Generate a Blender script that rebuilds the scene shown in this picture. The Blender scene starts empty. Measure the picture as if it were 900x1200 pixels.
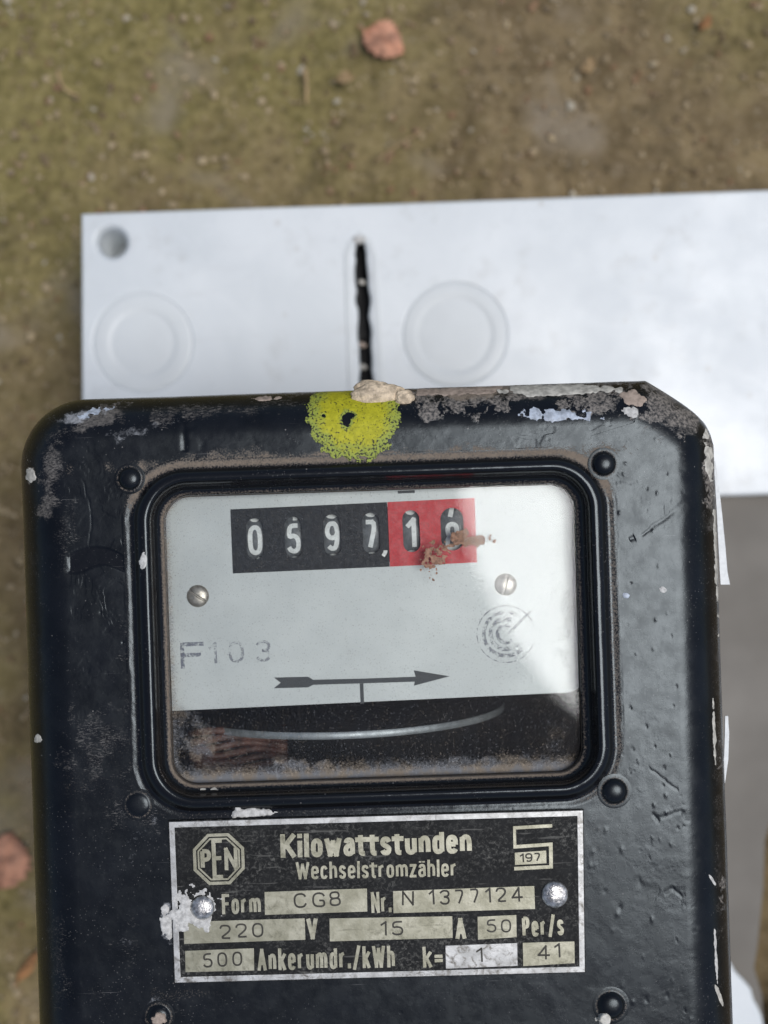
import bpy, math, random
import numpy as np

random.seed(7)
rng = np.random.default_rng(7)

# ------------------------------------------------------------------ units and frame
# lengths below are millimetres (converted to metres when meshes are made)
MM = 0.001
PXMM = 6.2            # photo pixels per millimetre on the meter's front face
D = 240.0             # camera to front face
BOARD_Z = 40.0        # top of the mounting board above the ground
DEPTH = 115.0         # depth of the meter case
FACE_Z = BOARD_Z + DEPTH
TH = math.radians(1.9)
CT, ST = math.cos(TH), math.sin(TH)

sc = bpy.context.scene
col = sc.collection

# ------------------------------------------------------------------ camera
cam_d = bpy.data.cameras.new('camera')
cam = bpy.data.objects.new('camera', cam_d)
col.objects.link(cam)
cam.location = (0, 0, (FACE_Z + D) * MM)
cam.rotation_euler = (0, 0, 0)
cam_d.sensor_fit = 'VERTICAL'
cam_d.sensor_height = 24.0
cam_d.sensor_width = 18.0
cam_d.lens = 24.0 * D / (1200 / PXMM)
cam_d.clip_start = 0.01
cam_d.clip_end = 100.0
cam_d.dof.use_dof = True
cam_d.dof.focus_distance = (D + 1.0) * MM
cam_d.dof.aperture_fstop = 7.8
sc.camera = cam

# ------------------------------------------------------------------ world, sun, exposure
SUN_TILT = math.radians(18.6)          # from the zenith
SUN_AZ = math.radians(93.0)            # clockwise from +Y
w = bpy.data.worlds.new('World')
sc.world = w
w.use_nodes = True
wn = w.node_tree
wn.nodes.clear()
sky = wn.nodes.new('ShaderNodeTexSky')
sky.sky_type = 'NISHITA'
sky.sun_disc = False
sky.sun_elevation = math.pi / 2 - SUN_TILT
sky.sun_rotation = SUN_AZ
sky.air_density = 1.0
sky.dust_density = 1.6
sky.ozone_density = 1.0
bg = wn.nodes.new('ShaderNodeBackground')
bg.inputs['Strength'].default_value = 0.056
wo = wn.nodes.new('ShaderNodeOutputWorld')
wn.links.new(sky.outputs[0], bg.inputs[0])
wn.links.new(bg.outputs[0], wo.inputs[0])

sl = bpy.data.lights.new('sun', 'SUN')
sl.energy = 1.75
sl.angle = math.radians(30.0)
sl.color = (1.0, 0.99, 0.98)
sun = bpy.data.objects.new('sun', sl)
col.objects.link(sun)
sun.rotation_euler = (SUN_TILT, 0, -SUN_AZ + math.pi)
sun.location = (0.3, 0.05, 1.0)

sc.view_settings.view_transform = 'Standard'
sc.view_settings.look = 'None'
sc.view_settings.exposure = 0.57
sc.view_settings.gamma = 1.0
sc.view_settings.use_curve_mapping = False
sc.cycles.max_bounces = 10
sc.cycles.transparent_max_bounces = 12
sc.cycles.use_denoising = True
sc.cycles.use_adaptive_sampling = True
sc.cycles.adaptive_threshold = 0.02
sc.cycles.sample_clamp_indirect = 4.0
sc.cycles.caustics_reflective = False

# ------------------------------------------------------------------ numpy noise
_perm = rng.random(65536)


def vnoise(x, y, seed=0):
    xi = np.floor(x).astype(np.int64); yi = np.floor(y).astype(np.int64)
    fx = x - xi; fy = y - yi
    fx = fx * fx * fx * (fx * (fx * 6 - 15) + 10); fy = fy * fy * fy * (fy * (fy * 6 - 15) + 10)

    def h(a, b):
        return _perm[((a * 73856093) ^ (b * 19349663) ^ (seed * 83492791)) & 65535]
    a = h(xi, yi); b = h(xi + 1, yi); c = h(xi, yi + 1); d = h(xi + 1, yi + 1)
    return (a * (1 - fx) + b * fx) * (1 - fy) + (c * (1 - fx) + d * fx) * fy


def fbm(x, y, octs=4, seed=0):
    v = 0.0; amp = 0.5; tot = 0.0
    for o in range(octs):
        v = v + amp * vnoise(x * 2 ** o + 17.3 * o, y * 2 ** o + 5.1 * o, seed + o)
        tot += amp; amp *= 0.5
    return v / tot


def sstep(v, a, b):
    t = np.clip((v - a) / (b - a), 0, 1)
    return t * t * (3 - 2 * t)


# ------------------------------------------------------------------ frames
def loc_px(px, py):
    """photo pixel -> the meter's own axes, still in pixels (x right, y down)"""
    dx = px - 450.0; dy = py - 600.0
    return dx * CT - dy * ST, dx * ST + dy * CT


def photo_px(lx, ly):
    return 450.0 + lx * CT + ly * ST, 600.0 - lx * ST + ly * CT


def L(px, py, z=0.0):
    """point of the meter (its own frame, mm) at depth z relative to the front face"""
    a, b = loc_px(px, py)
    k = (D - z) / D / PXMM
    return np.array((a * k, -b * k, DEPTH + z))


def B(px, py, z):
    """point on the board or ground at height z above the ground (mm)"""
    k = (D + FACE_Z - z) / D / PXMM
    return np.array(((px - 450.0) * k, -(py - 600.0) * k, z))


# ------------------------------------------------------------------ mesh helpers
def mesh_from(name, V, F, mat, parent=None, smooth=False, attrs=None):
    V = np.asarray(V, dtype=np.float32) * MM
    me = bpy.data.meshes.new(name)
    if isinstance(F, np.ndarray):
        n, k = F.shape
        me.vertices.add(len(V)); me.vertices.foreach_set('co', V.ravel())
        me.loops.add(n * k); me.loops.foreach_set('vertex_index', F.astype(np.int32).ravel())
        me.polygons.add(n)
        me.polygons.foreach_set('loop_start', np.arange(0, n * k, k, dtype=np.int32))
        me.update(calc_edges=True)
    else:
        me.from_pydata(V.tolist(), [], F)
        me.update()
    me.validate()
    if smooth:
        me.polygons.foreach_set('use_smooth', np.ones(len(me.polygons), dtype=bool))
    if attrs:
        for k_, v in attrs.items():
            a = me.attributes.new(k_, 'FLOAT', 'POINT')
            a.data.foreach_set('value', np.asarray(v, dtype=np.float32))
    me.materials.append(mat)
    o = bpy.data.objects.new(name, me)
    col.objects.link(o)
    if parent is not None:
        o.parent = parent
    return o


def empty(name, loc=(0, 0, 0), rz=0.0, **props):
    o = bpy.data.objects.new(name, None)
    o.empty_display_size = 0.02
    o.location = loc; o.rotation_euler = (0, 0, rz)
    col.objects.link(o)
    for k, v in props.items():
        o[k] = v
    return o


def tag(o, **props):
    for k, v in props.items():
        o[k] = v
    return o


def grid_faces(nr, nc, wrap=False):
    r = np.arange(nr - 1)[:, None]; c = np.arange(nc if wrap else nc - 1)[None, :]
    c2 = (c + 1) % nc
    a = r * nc + c; b = r * nc + c2; d = (r + 1) * nc + c; e = (r + 1) * nc + c2
    return np.stack([a, b, e, d], -1).reshape(-1, 4)


def shape2d(name, loops, z, thick, mat, parent=None, bevel=0.0):
    """flat piece with holes: loops of (x, y) mm, top at z"""
    cu = bpy.data.curves.new(name + '_outline', 'CURVE')
    cu.dimensions = '2D'; cu.fill_mode = 'BOTH'
    for lp in loops:
        sp = cu.splines.new('POLY')
        sp.points.add(len(lp) - 1)
        for p, q in zip(sp.points, lp):
            p.co = (q[0] * MM, q[1] * MM, 0, 1)
        sp.use_cyclic_u = True
    cu.extrude = (thick / 2 - bevel) * MM
    cu.bevel_depth = bevel * MM
    cu.bevel_resolution = 2
    cu.offset = -bevel * MM
    tmp = bpy.data.objects.new(name + '_tmp', cu)
    col.objects.link(tmp)
    dg = bpy.context.evaluated_depsgraph_get()
    me = bpy.data.meshes.new_from_object(tmp.evaluated_get(dg))
    bpy.data.objects.remove(tmp); bpy.data.curves.remove(cu)
    me.transform(__import__('mathutils').Matrix.Translation((0, 0, (z - thick / 2) * MM)))
    me.name = name
    me.materials.clear(); me.materials.append(mat)
    o = bpy.data.objects.new(name, me)
    col.objects.link(o)
    if parent is not None:
        o.parent = parent
    return o


def lathe(name, prof, cx, cy, mat, parent=None, n=48, smooth=True, squash=None):
    """prof: (radius, z) mm from the rim inward; closed at the end when the radius is 0"""
    V = []
    a = np.linspace(0, 2 * np.pi, n, endpoint=False)
    for r, z in prof:
        V.append(np.stack([cx + r * np.cos(a), cy + r * np.sin(a), np.full(n, z)], -1))
    V = np.concatenate(V)
    return mesh_from(name, V, grid_faces(len(prof), n, True), mat, parent, smooth)


def disc_relief(name, c, r, zf, mat, parent=None, nr=14, na=48):
    """round head whose top is z = zf(x, y), with a short skirt"""
    rr = np.concatenate([[1e-3], np.linspace(0.06, 1, nr)]) * r
    a = np.linspace(0, 2 * np.pi, na, endpoint=False)
    X = (rr[:, None] * np.cos(a)); Y = (rr[:, None] * np.sin(a))
    Z = zf(X, Y)
    Xs = np.concatenate([X, X[-1:] * 1.0], 0); Ys = np.concatenate([Y, Y[-1:] * 1.0], 0)
    Zs = np.concatenate([Z, Z[-1:] - 0.8], 0)
    V = np.stack([Xs + c[0], Ys + c[1], Zs + c[2]], -1).reshape(-1, 3)
    return mesh_from(name, V, grid_faces(nr + 2, na, True), mat, parent, True)


# ------------------------------------------------------------------ materials
class NT:
    def __init__(self, name):
        self.m = bpy.data.materials.new(name)
        self.m.use_nodes = True
        self.t = self.m.node_tree
        self.t.nodes.clear()
        self.out = self.t.nodes.new('ShaderNodeOutputMaterial')
        self.tc = self.t.nodes.new('ShaderNodeTexCoord')

    def n(self, kind, **kw):
        x = self.t.nodes.new(kind)
        for k, v in kw.items():
            setattr(x, k, v)
        return x

    def set(self, node, key, v):
        s = node.inputs[key]
        if hasattr(v, 'is_output') or isinstance(v, bpy.types.NodeSocket):
            self.t.links.new(v, s)
        else:
            if s.type == 'RGBA' and len(v) == 3:
                v = (*v, 1)
            s.default_value = v

    def noise(self, scale, detail=3.0, rough=0.55, dist=0.0, vec=None):
        x = self.n('ShaderNodeTexNoise')
        self.set(x, 'Vector', vec or self.tc.outputs['Object'])
        self.set(x, 'Scale', scale); self.set(x, 'Detail', detail); self.set(x, 'Roughness', rough)
        self.set(x, 'Distortion', dist)
        return x.outputs['Fac']

    def voro(self, scale, feature='F1', out='Distance', rand=1.0, vec=None):
        x = self.n('ShaderNodeTexVoronoi', feature=feature)
        self.set(x, 'Vector', vec or self.tc.outputs['Object'])
        self.set(x, 'Scale', scale); self.set(x, 'Randomness', rand)
        return x.outputs[out]

    def attr(self, name):
        x = self.n('ShaderNodeAttribute', attribute_name=name)
        return x.outputs['Fac']

    def math(self, op, a, b=0.0, c=0.0, clamp=False):
        x = self.n('ShaderNodeMath', operation=op, use_clamp=clamp)
        self.set(x, 0, a); self.set(x, 1, b)
        if op in ('MULTIPLY_ADD',):
            self.set(x, 2, c)
        return x.outputs[0]

    def ramp(self, v, a, b, lo=0.0, hi=1.0):
        x = self.n('ShaderNodeMapRange', interpolation_type='SMOOTHSTEP')
        self.set(x, 'Value', v); self.set(x, 'From Min', a); self.set(x, 'From Max', b)
        self.set(x, 'To Min', lo); self.set(x, 'To Max', hi)
        return x.outputs[0]

    def mix(self, f, a, b):
        x = self.n('ShaderNodeMix', data_type='RGBA')
        self.set(x, 0, f); self.set(x, 6, a); self.set(x, 7, b)
        return x.outputs[2]

    def fmix(self, f, a, b):
        x = self.n('ShaderNodeMix', data_type='FLOAT')
        self.set(x, 0, f); self.set(x, 2, a); self.set(x, 3, b)
        return x.outputs[0]

    def bump(self, h, strength, dist, prev=None):
        x = self.n('ShaderNodeBump')
        self.set(x, 'Height', h); self.set(x, 'Strength', strength); self.set(x, 'Distance', dist)
        if prev is not None:
            self.set(x, 'Normal', prev)
        return x.outputs[0]

    def bsdf(self, colr, rough, metal=0.0, normal=None, spec=0.5, coat=0.0, coat_rough=0.1):
        x = self.n('ShaderNodeBsdfPrincipled')
        self.set(x, 'Base Color', colr); self.set(x, 'Roughness', rough); self.set(x, 'Metallic', metal)
        self.set(x, 'Specular IOR Level', spec)
        if coat:
            self.set(x, 'Coat Weight', coat); self.set(x, 'Coat Roughness', coat_rough)
        if normal is not None:
            self.set(x, 'Normal', normal)
        return x.outputs[0]

    def done(self, shader):
        self.t.links.new(shader, self.out.inputs['Surface'])
        return self.m


def simple(name, c, rough=0.6, metal=0.0, var=0.25, scale=900.0, bump=0.15, bd=0.00006, spec=0.5):
    t = NT(name)
    n1 = t.noise(scale, 4)
    dark = tuple(v * (1 - var) for v in c); lite = tuple(min(1, v * (1 + var)) for v in c)
    cc = t.mix(t.ramp(n1, 0.3, 0.7), dark, lite)
    r = t.ramp(t.noise(scale * 0.37, 3), 0.3, 0.7, max(0.02, rough - 0.1), min(1, rough + 0.1))
    return t.done(t.bsdf(cc, r, metal, t.bump(t.noise(scale * 2.3, 3), bump, bd), spec))


def mat_enamel():
    t = NT('black_enamel')
    dust = t.attr('dust'); scuff = t.attr('scuff'); white = t.attr('white'); chip = t.attr('chip'); bare = t.attr('bare')
    fine = t.noise(3200, 3, 0.65); mid = t.noise(700, 4, 0.6); big = t.noise(120, 4, 0.6)
    base = t.mix(t.ramp(big, 0.35, 0.7), (0.0036, 0.0038, 0.0045), (0.0065, 0.0070, 0.0085))
    base = t.mix(bare, base, (0.006, 0.006, 0.007))
    # scattered pin-prick specks where primer shows
    sp = t.ramp(t.voro(520), 0.10, 0.055)
    spm = t.math('MULTIPLY', sp, t.ramp(t.noise(210, 2), 0.55, 0.68))
    base = t.mix(t.math('MULTIPLY', spm, 0.55), base, (0.30, 0.28, 0.26))
    # fine dust grains left on the paint
    fg = t.math('MULTIPLY', t.ramp(t.voro(1500), 0.20, 0.10), t.ramp(t.noise(85, 4, 0.65), 0.46, 0.62))
    base = t.mix(t.math('MULTIPLY', fg, 0.35), base, (0.20, 0.19, 0.18))
    # dry haze and rub marks: short scratches in two directions over a grainy film
    def streak(rz, sc_, st_=0.3):
        mp = t.n('ShaderNodeMapping'); t.set(mp, 'Vector', t.tc.outputs['Object'])
        mp.inputs['Rotation'].default_value = (0, 0, rz); mp.inputs['Scale'].default_value = (st_, 1, 1)
        return t.noise(sc_, 3, 0.7, 0.3, mp.outputs[0])
    grain = t.math('MAXIMUM', t.math('MAXIMUM', streak(0.6, 3600), streak(-0.9, 3300)), t.noise(3600, 4, 0.85, 0.6))
    sv = t.math('ADD', scuff, t.math('MULTIPLY', t.math('SUBTRACT', grain, 0.62), 2.6))
    sf = t.math('MULTIPLY', t.ramp(sv, 0.42, 1.0), t.ramp(scuff, 0.03, 0.3))
    base = t.mix(t.math('MULTIPLY', sf, 0.62), base, t.mix(mid, (0.13, 0.115, 0.10), (0.30, 0.275, 0.25)))
    hair = t.math('MULTIPLY', t.ramp(streak(0.35, 1500, 0.02), 0.70, 0.74), t.ramp(t.noise(60, 3), 0.5, 0.62))
    hair = t.math('MAXIMUM', hair, t.math('MULTIPLY', t.ramp(streak(-1.1, 1500, 0.02), 0.71, 0.75), t.ramp(t.noise(75, 3), 0.52, 0.64)))
    base = t.mix(t.math('MULTIPLY', hair, 0.4), base, (0.20, 0.195, 0.19))
    # white lime bloom
    wv = t.math('ADD', white, t.math('MULTIPLY', t.math('SUBTRACT', t.math('MULTIPLY_ADD', t.noise(900, 4, 0.75, 0.8), 0.6, t.math('MULTIPLY', grain, 0.42)), 0.56), 2.0))
    wf = t.math('MULTIPLY', t.ramp(wv, 0.45, 1.05), t.ramp(white, 0.03, 0.3))
    base = t.mix(t.math('MULTIPLY', wf, 0.7), base, (0.42, 0.43, 0.45))
    # flaked, crazed paint
    cv = t.math('ADD', chip, t.math('MULTIPLY', t.math('SUBTRACT', t.noise(620, 4, 0.7, 0.6), 0.5), 1.6))
    cf = t.math('MULTIPLY', t.ramp(cv, 0.52, 0.66), t.ramp(chip, 0.03, 0.25))
    cc = t.mix(t.ramp(t.noise(1700, 4, 0.7), 0.35, 0.65), (0.02, 0.02, 0.022), (0.28, 0.25, 0.22))
    base = t.mix(t.math('MULTIPLY', cf, 0.85), base, cc)
    # brown dust
    dv = t.math('ADD', dust, t.math('MULTIPLY', t.math('SUBTRACT', fine, 0.5), 1.5))
    df = t.math('MULTIPLY', t.ramp(dv, 0.3, 0.95), t.ramp(dust, 0.02, 0.25))
    base = t.mix(t.math('MULTIPLY', df, 0.85), base, t.mix(mid, (0.15, 0.115, 0.085), (0.30, 0.245, 0.19)))
    rough = t.ramp(t.noise(260, 5, 0.65), 0.3, 0.75, 0.22, 0.33)
    rough = t.fmix(bare, rough, 0.16)
    rough = t.fmix(t.math('MAXIMUM', sf, wf), rough, 0.7)
    rough = t.fmix(df, rough, 0.95)
    rough = t.fmix(cf, rough, 0.55)
    nb = t.bump(t.noise(260, 3, 0.55, 0.4), 0.16, 0.00016)
    pits = t.ramp(t.voro(380), 0.05, 0.2)
    nb = t.bump(t.math('MULTIPLY', pits, t.ramp(t.noise(160, 3), 0.42, 0.6)), 0.22, 0.00006, nb)
    nb = t.bump(t.noise(2600, 3, 0.7), 0.16, 0.00006, nb)
    nb = t.bump(cf, 0.5, 0.00012, nb)
    sh = t.bsdf(base, rough, 0.0, nb, 0.36)
    sh.node.inputs['Specular Tint'].default_value = (0.84, 0.94, 1.0, 1)  # blue of the reflected sky is put into the specular colour
    return t.done(sh)


def mat_glass():
    t = NT('dusty_glass')
    dust = t.attr('dust')
    fr = t.n('ShaderNodeFresnel'); t.set(fr, 'IOR', 1.29)
    tr = t.n('ShaderNodeBsdfTransparent'); t.set(tr, 'Color', (0.97, 0.98, 0.975))
    gl = t.n('ShaderNodeBsdfGlossy'); t.set(gl, 'Roughness', 0.03); t.set(gl, 'Color', (1, 1, 1))
    nb = t.bump(t.noise(16, 2), 0.35, 0.0004)
    t.set(gl, 'Normal', nb)
    m1 = t.n('ShaderNodeMixShader'); t.set(m1, 0, fr.outputs[0])
    t.t.links.new(tr.outputs[0], m1.inputs[1]); t.t.links.new(gl.outputs[0], m1.inputs[2])
    di = t.n('ShaderNodeBsdfDiffuse')
    t.set(di, 'Color', t.mix(t.ramp(t.noise(300, 3), 0.4, 0.62), (0.215, 0.22, 0.23), (0.265, 0.225, 0.18)))
    # speckles: small grains and a thin film that thickens where the attribute says so
    gr = t.math('MULTIPLY', t.ramp(t.voro(1700), 0.30, 0.16), t.ramp(t.noise(900, 3), 0.36, 0.58))
    g2 = t.ramp(t.voro(640), 0.10, 0.06)
    film = t.ramp(t.math('ADD', dust, t.math('MULTIPLY', t.math('SUBTRACT', t.noise(2600, 4, 0.8), 0.5), 1.5)), 0.30, 1.1)
    film = t.math('MULTIPLY', film, t.ramp(dust, 0.0, 0.3))
    streak = t.n('ShaderNodeMapping'); t.set(streak, 'Vector', t.tc.outputs['Object'])
    streak.inputs['Rotation'].default_value = (0, 0, 0.9); streak.inputs['Scale'].default_value = (1, 0.12, 1)
    stn = t.ramp(t.noise(1900, 3, 0.6, 0.0, streak.outputs[0]), 0.55, 0.8)
    f = t.math('ADD', t.math('MULTIPLY', gr, t.math('MULTIPLY_ADD', dust, 0.55, 0.15)), t.math('MULTIPLY', g2, 0.22))
    f = t.math('ADD', f, t.math('MULTIPLY', stn, t.math('MULTIPLY_ADD', dust, 0.25, 0.025)))
    f = t.math('ADD', f, t.math('MULTIPLY', film, 0.75))
    f = t.math('ADD', f, 0.006, clamp=True)
    m2 = t.n('ShaderNodeMixShader'); t.set(m2, 0, f)
    t.t.links.new(m1.outputs[0], m2.inputs[1]); t.t.links.new(di.outputs[0], m2.inputs[2])
    return t.done(m2.outputs[0])


def mat_ground():
    t = NT('mossy_soil')
    a = t.noise(14, 6, 0.6, 0.6); b = t.noise(60, 6, 0.65, 0.4); c = t.noise(330, 5, 0.65)
    soil = t.mix(t.ramp(b, 0.3, 0.72), (0.118, 0.085, 0.043), (0.250, 0.187, 0.100))
    soil = t.mix(t.ramp(c, 0.5, 0.75, 0, 0.75), soil, (0.26, 0.20, 0.125))
    soil = t.mix(t.ramp(c, 0.46, 0.30, 0, 0.7), soil, (0.045, 0.034, 0.018))
    moss = t.mix(t.ramp(c, 0.3, 0.7), (0.122, 0.105, 0.032), (0.262, 0.222, 0.080))
    # moss grows in its own patches, more of it away from the board (attribute)
    mf = t.ramp(t.math('ADD', t.math('MULTIPLY_ADD', t.attr('moss'), 0.55, 0.0), t.math('MULTIPLY', a, 1.0)), 0.50, 0.85)
    colr = t.mix(t.math('MULTIPLY', mf, 0.75), soil, moss)
    dk = t.ramp(t.noise(38, 5, 0.7, 0.5), 0.52, 0.70, 0, 0.55)
    colr = t.mix(dk, colr, (0.075, 0.058, 0.032))
    gn = t.ramp(t.noise(420, 4, 0.7), 0.58, 0.70, 0, 0.5)
    colr = t.mix(gn, colr, (0.34, 0.285, 0.20))
    gv = t.math('MULTIPLY', t.ramp(t.noise(26, 3, 0.5, 0.3), 0.55, 0.70), 0.6)
    colr = t.mix(gv, colr, (0.255, 0.215, 0.165))
    nb = t.bump(b, 0.5, 0.004); nb = t.bump(c, 0.6, 0.0015, nb)
    return t.done(t.bsdf(colr, 0.92, 0, nb, 0.25))


def mat_pebble():
    t = NT('grit')
    oi = t.voro(260, 'F1', 'Color')
    hs = t.n('ShaderNodeSeparateColor'); t.set(hs, 0, oi)
    c = t.mix(hs.outputs[0], (0.13, 0.09, 0.045), (0.42, 0.33, 0.20))
    c = t.mix(t.ramp(hs.outputs[1], 0.88, 0.98), c, (0.42, 0.375, 0.29))
    c = t.mix(t.ramp(hs.outputs[2], 0.84, 0.95), c, (0.24, 0.14, 0.075))
    return t.done(t.bsdf(c, 0.7, 0, None, 0.4))


def mat_board():
    t = NT('white_plastic')
    a = t.noise(22, 5, 0.6, 0.5); b = t.noise(160, 5, 0.7)
    c = t.mix(t.ramp(a, 0.35, 0.75), (0.60, 0.63, 0.640), (0.68, 0.705, 0.710))
    c = t.mix(t.ramp(t.math('MULTIPLY', t.noise(48, 4, 0.6), b), 0.27, 0.42, 0, 0.30), c, (0.44, 0.44, 0.42))
    c = t.mix(t.ramp(t.voro(75), 0.10, 0.03, 0, 0.35), c, (0.45, 0.42, 0.37))
    mp = t.n('ShaderNodeMapping'); t.set(mp, 'Vector', t.tc.outputs['Object'])
    mp.inputs['Rotation'].default_value = (0, 0, 0.55); mp.inputs['Scale'].default_value = (0.10, 1, 1)
    c = t.mix(t.math('MULTIPLY', t.ramp(t.noise(420, 3, 0.6, 0.2, mp.outputs[0]), 0.60, 0.72), t.ramp(t.noise(35, 3), 0.42, 0.62, 0, 0.30)), c, (0.50, 0.50, 0.49))
    r = t.ramp(t.noise(55, 4, 0.6), 0.3, 0.7, 0.24, 0.42)
    nb = t.bump(t.noise(30, 3), 0.2, 0.0015); nb = t.bump(t.noise(1500, 2), 0.08, 0.00008, nb)
    return t.done(t.bsdf(c, r, 0, nb, 0.4))


def mat_plate():
    t = NT('brushed_silver_dial')
    st = t.n('ShaderNodeMapping'); t.set(st, 'Vector', t.tc.outputs['Object']); st.inputs['Scale'].default_value = (1, 14, 1)
    b = t.noise(420, 4, 0.6, 0, st.outputs[0])
    c = t.mix(t.ramp(t.noise(70, 4), 0.35, 0.7), (0.405, 0.425, 0.425), (0.465, 0.485, 0.482))
    c = t.mix(t.ramp(b, 0.4, 0.75, 0, 0.18), c, (0.40, 0.42, 0.42))
    c = t.mix(t.math('MULTIPLY', t.ramp(t.voro(320), 0.05, 0.025), t.ramp(t.noise(130, 2), 0.5, 0.6)), c, (0.12, 0.12, 0.12))
    return t.done(t.bsdf(c, 0.5, 0.25, t.bump(t.noise(2500, 2), 0.08, 0.00005), 0.4))


def mat_nameplate(name, c1, c2, grime, gcol, rough, metal=0.0, thresh=(0.52, 0.70), scale=900, spec=0.5):
    t = NT(name)
    c = t.mix(t.ramp(t.noise(260, 4), 0.35, 0.68), c1, c2)
    g = t.ramp(t.noise(scale, 6, 0.75, 0.6), thresh[0], thresh[1])
    big = t.ramp(t.noise(90, 3, 0.5), 0.38, 0.62)
    g = t.math('MULTIPLY', g, t.math('MULTIPLY_ADD', big, 0.7, 0.3))
    c = t.mix(t.math('MULTIPLY', g, grime), c, gcol)
    sc_ = t.n('ShaderNodeMapping'); t.set(sc_, 'Vector', t.tc.outputs['Object'])
    sc_.inputs['Rotation'].default_value = (0, 0, 0.5); sc_.inputs['Scale'].default_value = (0.08, 1, 1)
    s = t.ramp(t.noise(1500, 2, 0.5, 0, sc_.outputs[0]), 0.66, 0.74)
    c = t.mix(t.math('MULTIPLY', s, 0.35), c, gcol)
    return t.done(t.bsdf(c, rough, metal, t.bump(t.noise(1800, 4, 0.7), 0.35, 0.00008), spec))


def mat_ink(name, c, cover, scale=1500, base=0.0):
    """worn printing ink: patchy cover over the plate"""
    t = NT(name)
    tr = t.n('ShaderNodeBsdfTransparent')
    f = t.ramp(t.noise(scale, 4, 0.7), 0.62 - cover * 0.4, 0.78 - cover * 0.4, base, min(1.0, cover + 0.15))
    m = t.n('ShaderNodeMixShader'); t.set(m, 0, f)
    t.t.links.new(tr.outputs[0], m.inputs[1])
    t.t.links.new(t.bsdf(c, 0.6), m.inputs[2])
    return t.done(m.outputs[0])


def mat_yellow():
    t = NT('yellow_seal_paint')
    n1 = t.noise(900, 5, 0.7, 0.5); n2 = t.noise(2200, 4, 0.7); b = t.noise(170, 3)
    c = t.mix(t.ramp(n1, 0.35, 0.65), (0.33, 0.315, 0.008), (0.45, 0.425, 0.015))
    c = t.mix(t.ramp(t.attr('rim'), 0.1, 0.8, 0, 0.85), c, t.mix(n2, (0.13, 0.22, 0.02), (0.42, 0.44, 0.10)))
    c = t.mix(t.ramp(t.math('ADD', n2, t.math('MULTIPLY', t.attr('rim'), 0.10)), 0.575, 0.65), c, (0.012, 0.013, 0.010))
    c = t.mix(t.ramp(t.noise(1300, 4, 0.7), 0.70, 0.8, 0, 0.8), c, (0.62, 0.62, 0.40))
    return t.done(t.bsdf(c, 0.65, 0, t.bump(n1, 0.6, 0.0002), 0.4))


M_ENAMEL = mat_enamel()
M_GLASS = mat_glass()
M_GROUND = mat_ground()
M_GRIT = mat_pebble()
M_BOARD = mat_board()
M_KNOCK = simple('knockout_plastic', (0.595, 0.62, 0.622), 0.45, 0, 0.03, 60)
M_DIAL = mat_plate()
M_YELLOW = mat_yellow()
M_NP_BLACK = mat_nameplate('name_plate_black', (0.007, 0.0075, 0.008), (0.013, 0.0135, 0.014), 0.7, (0.20, 0.195, 0.175), 0.55, 0, (0.47, 0.72), 1500, 0.12)
M_NP_METAL = mat_nameplate('name_plate_brass', (0.25, 0.24, 0.175), (0.38, 0.365, 0.285), 0.75, (0.085, 0.08, 0.05), 0.42, 0.45, (0.46, 0.68), 700)
M_NP_EDGE = mat_nameplate('name_plate_rim', (0.34, 0.34, 0.33), (0.52, 0.52, 0.51), 0.9, (0.10, 0.088, 0.07), 0.4, 0.4, (0.46, 0.66), 650)
M_STAMP = simple('stamped_groove', (0.03, 0.027, 0.02), 0.7)
M_RIVET = simple('dull_rivet', (0.42, 0.41, 0.40), 0.35, 0.75, 0.5, 1100, 0.5, 0.0002)
M_SCREW = simple('dull_screw', (0.36, 0.33, 0.29), 0.4, 0.7, 0.3, 900, 0.2)
M_INK = mat_ink('black_print', (0.028, 0.032, 0.038), 0.95, 2200, 0.86)
M_PANEL = simple('black_panel_print', (0.013, 0.015, 0.019), 0.6, 0, 0.3, 2500, spec=0.25)
M_RED = simple('red_print', (0.46, 0.022, 0.030), 0.55, 0, 0.12, 1800)
M_STAMPINK = mat_ink('faded_stamp_ink', (0.15, 0.16, 0.21), 0.56, 1300, 0.05)
M_STAMPINK2 = mat_ink('pale_stamp_ink', (0.20, 0.21, 0.25), 0.48, 1200, 0.03)
M_WHITEINK = simple('white_print', (0.7, 0.7, 0.68), 0.5)
M_DRUM = simple('drum_grey', (0.085, 0.092, 0.10), 0.5, 0, 0.3)
M_DIGIT = simple('digit_white', (0.62, 0.635, 0.62), 0.5, 0, 0.12)
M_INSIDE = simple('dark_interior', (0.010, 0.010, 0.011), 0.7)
M_COIL = simple('red_brown_coil', (0.065, 0.026, 0.017), 0.6, 0, 0.5, 500)
M_ALU = simple('aluminium', (0.36, 0.385, 0.40), 0.55, 0.7, 0.1)
M_DISC = simple('shaded_disc', (0.030, 0.031, 0.033), 0.55, 0.3)  # aluminium disc, with the shadow on its face put into the colour
M_PLASTER = simple('white_plaster', (0.50, 0.49, 0.465), 0.85, 0, 0.25, 1200, 0.6, 0.0002)
M_CREAM = simple('cream_primer', (0.46, 0.44, 0.39), 0.7, 0, 0.3, 900, 0.5, 0.00015)
M_TAN = simple('tan_primer', (0.34, 0.27, 0.22), 0.8, 0, 0.3, 900, 0.5, 0.00015)
M_BLUEW = simple('bluish_white_chip', (0.36, 0.40, 0.46), 0.5, 0, 0.35, 800, 0.5, 0.00015)
M_FOAM = simple('beige_filler', (0.56, 0.45, 0.32), 0.85, 0, 0.35, 900, 0.8, 0.0004)
M_RUSTF = simple('brown_fleck', (0.26, 0.145, 0.095), 0.85, 0, 0.4, 1500, 0.6, 0.0002)
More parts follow.
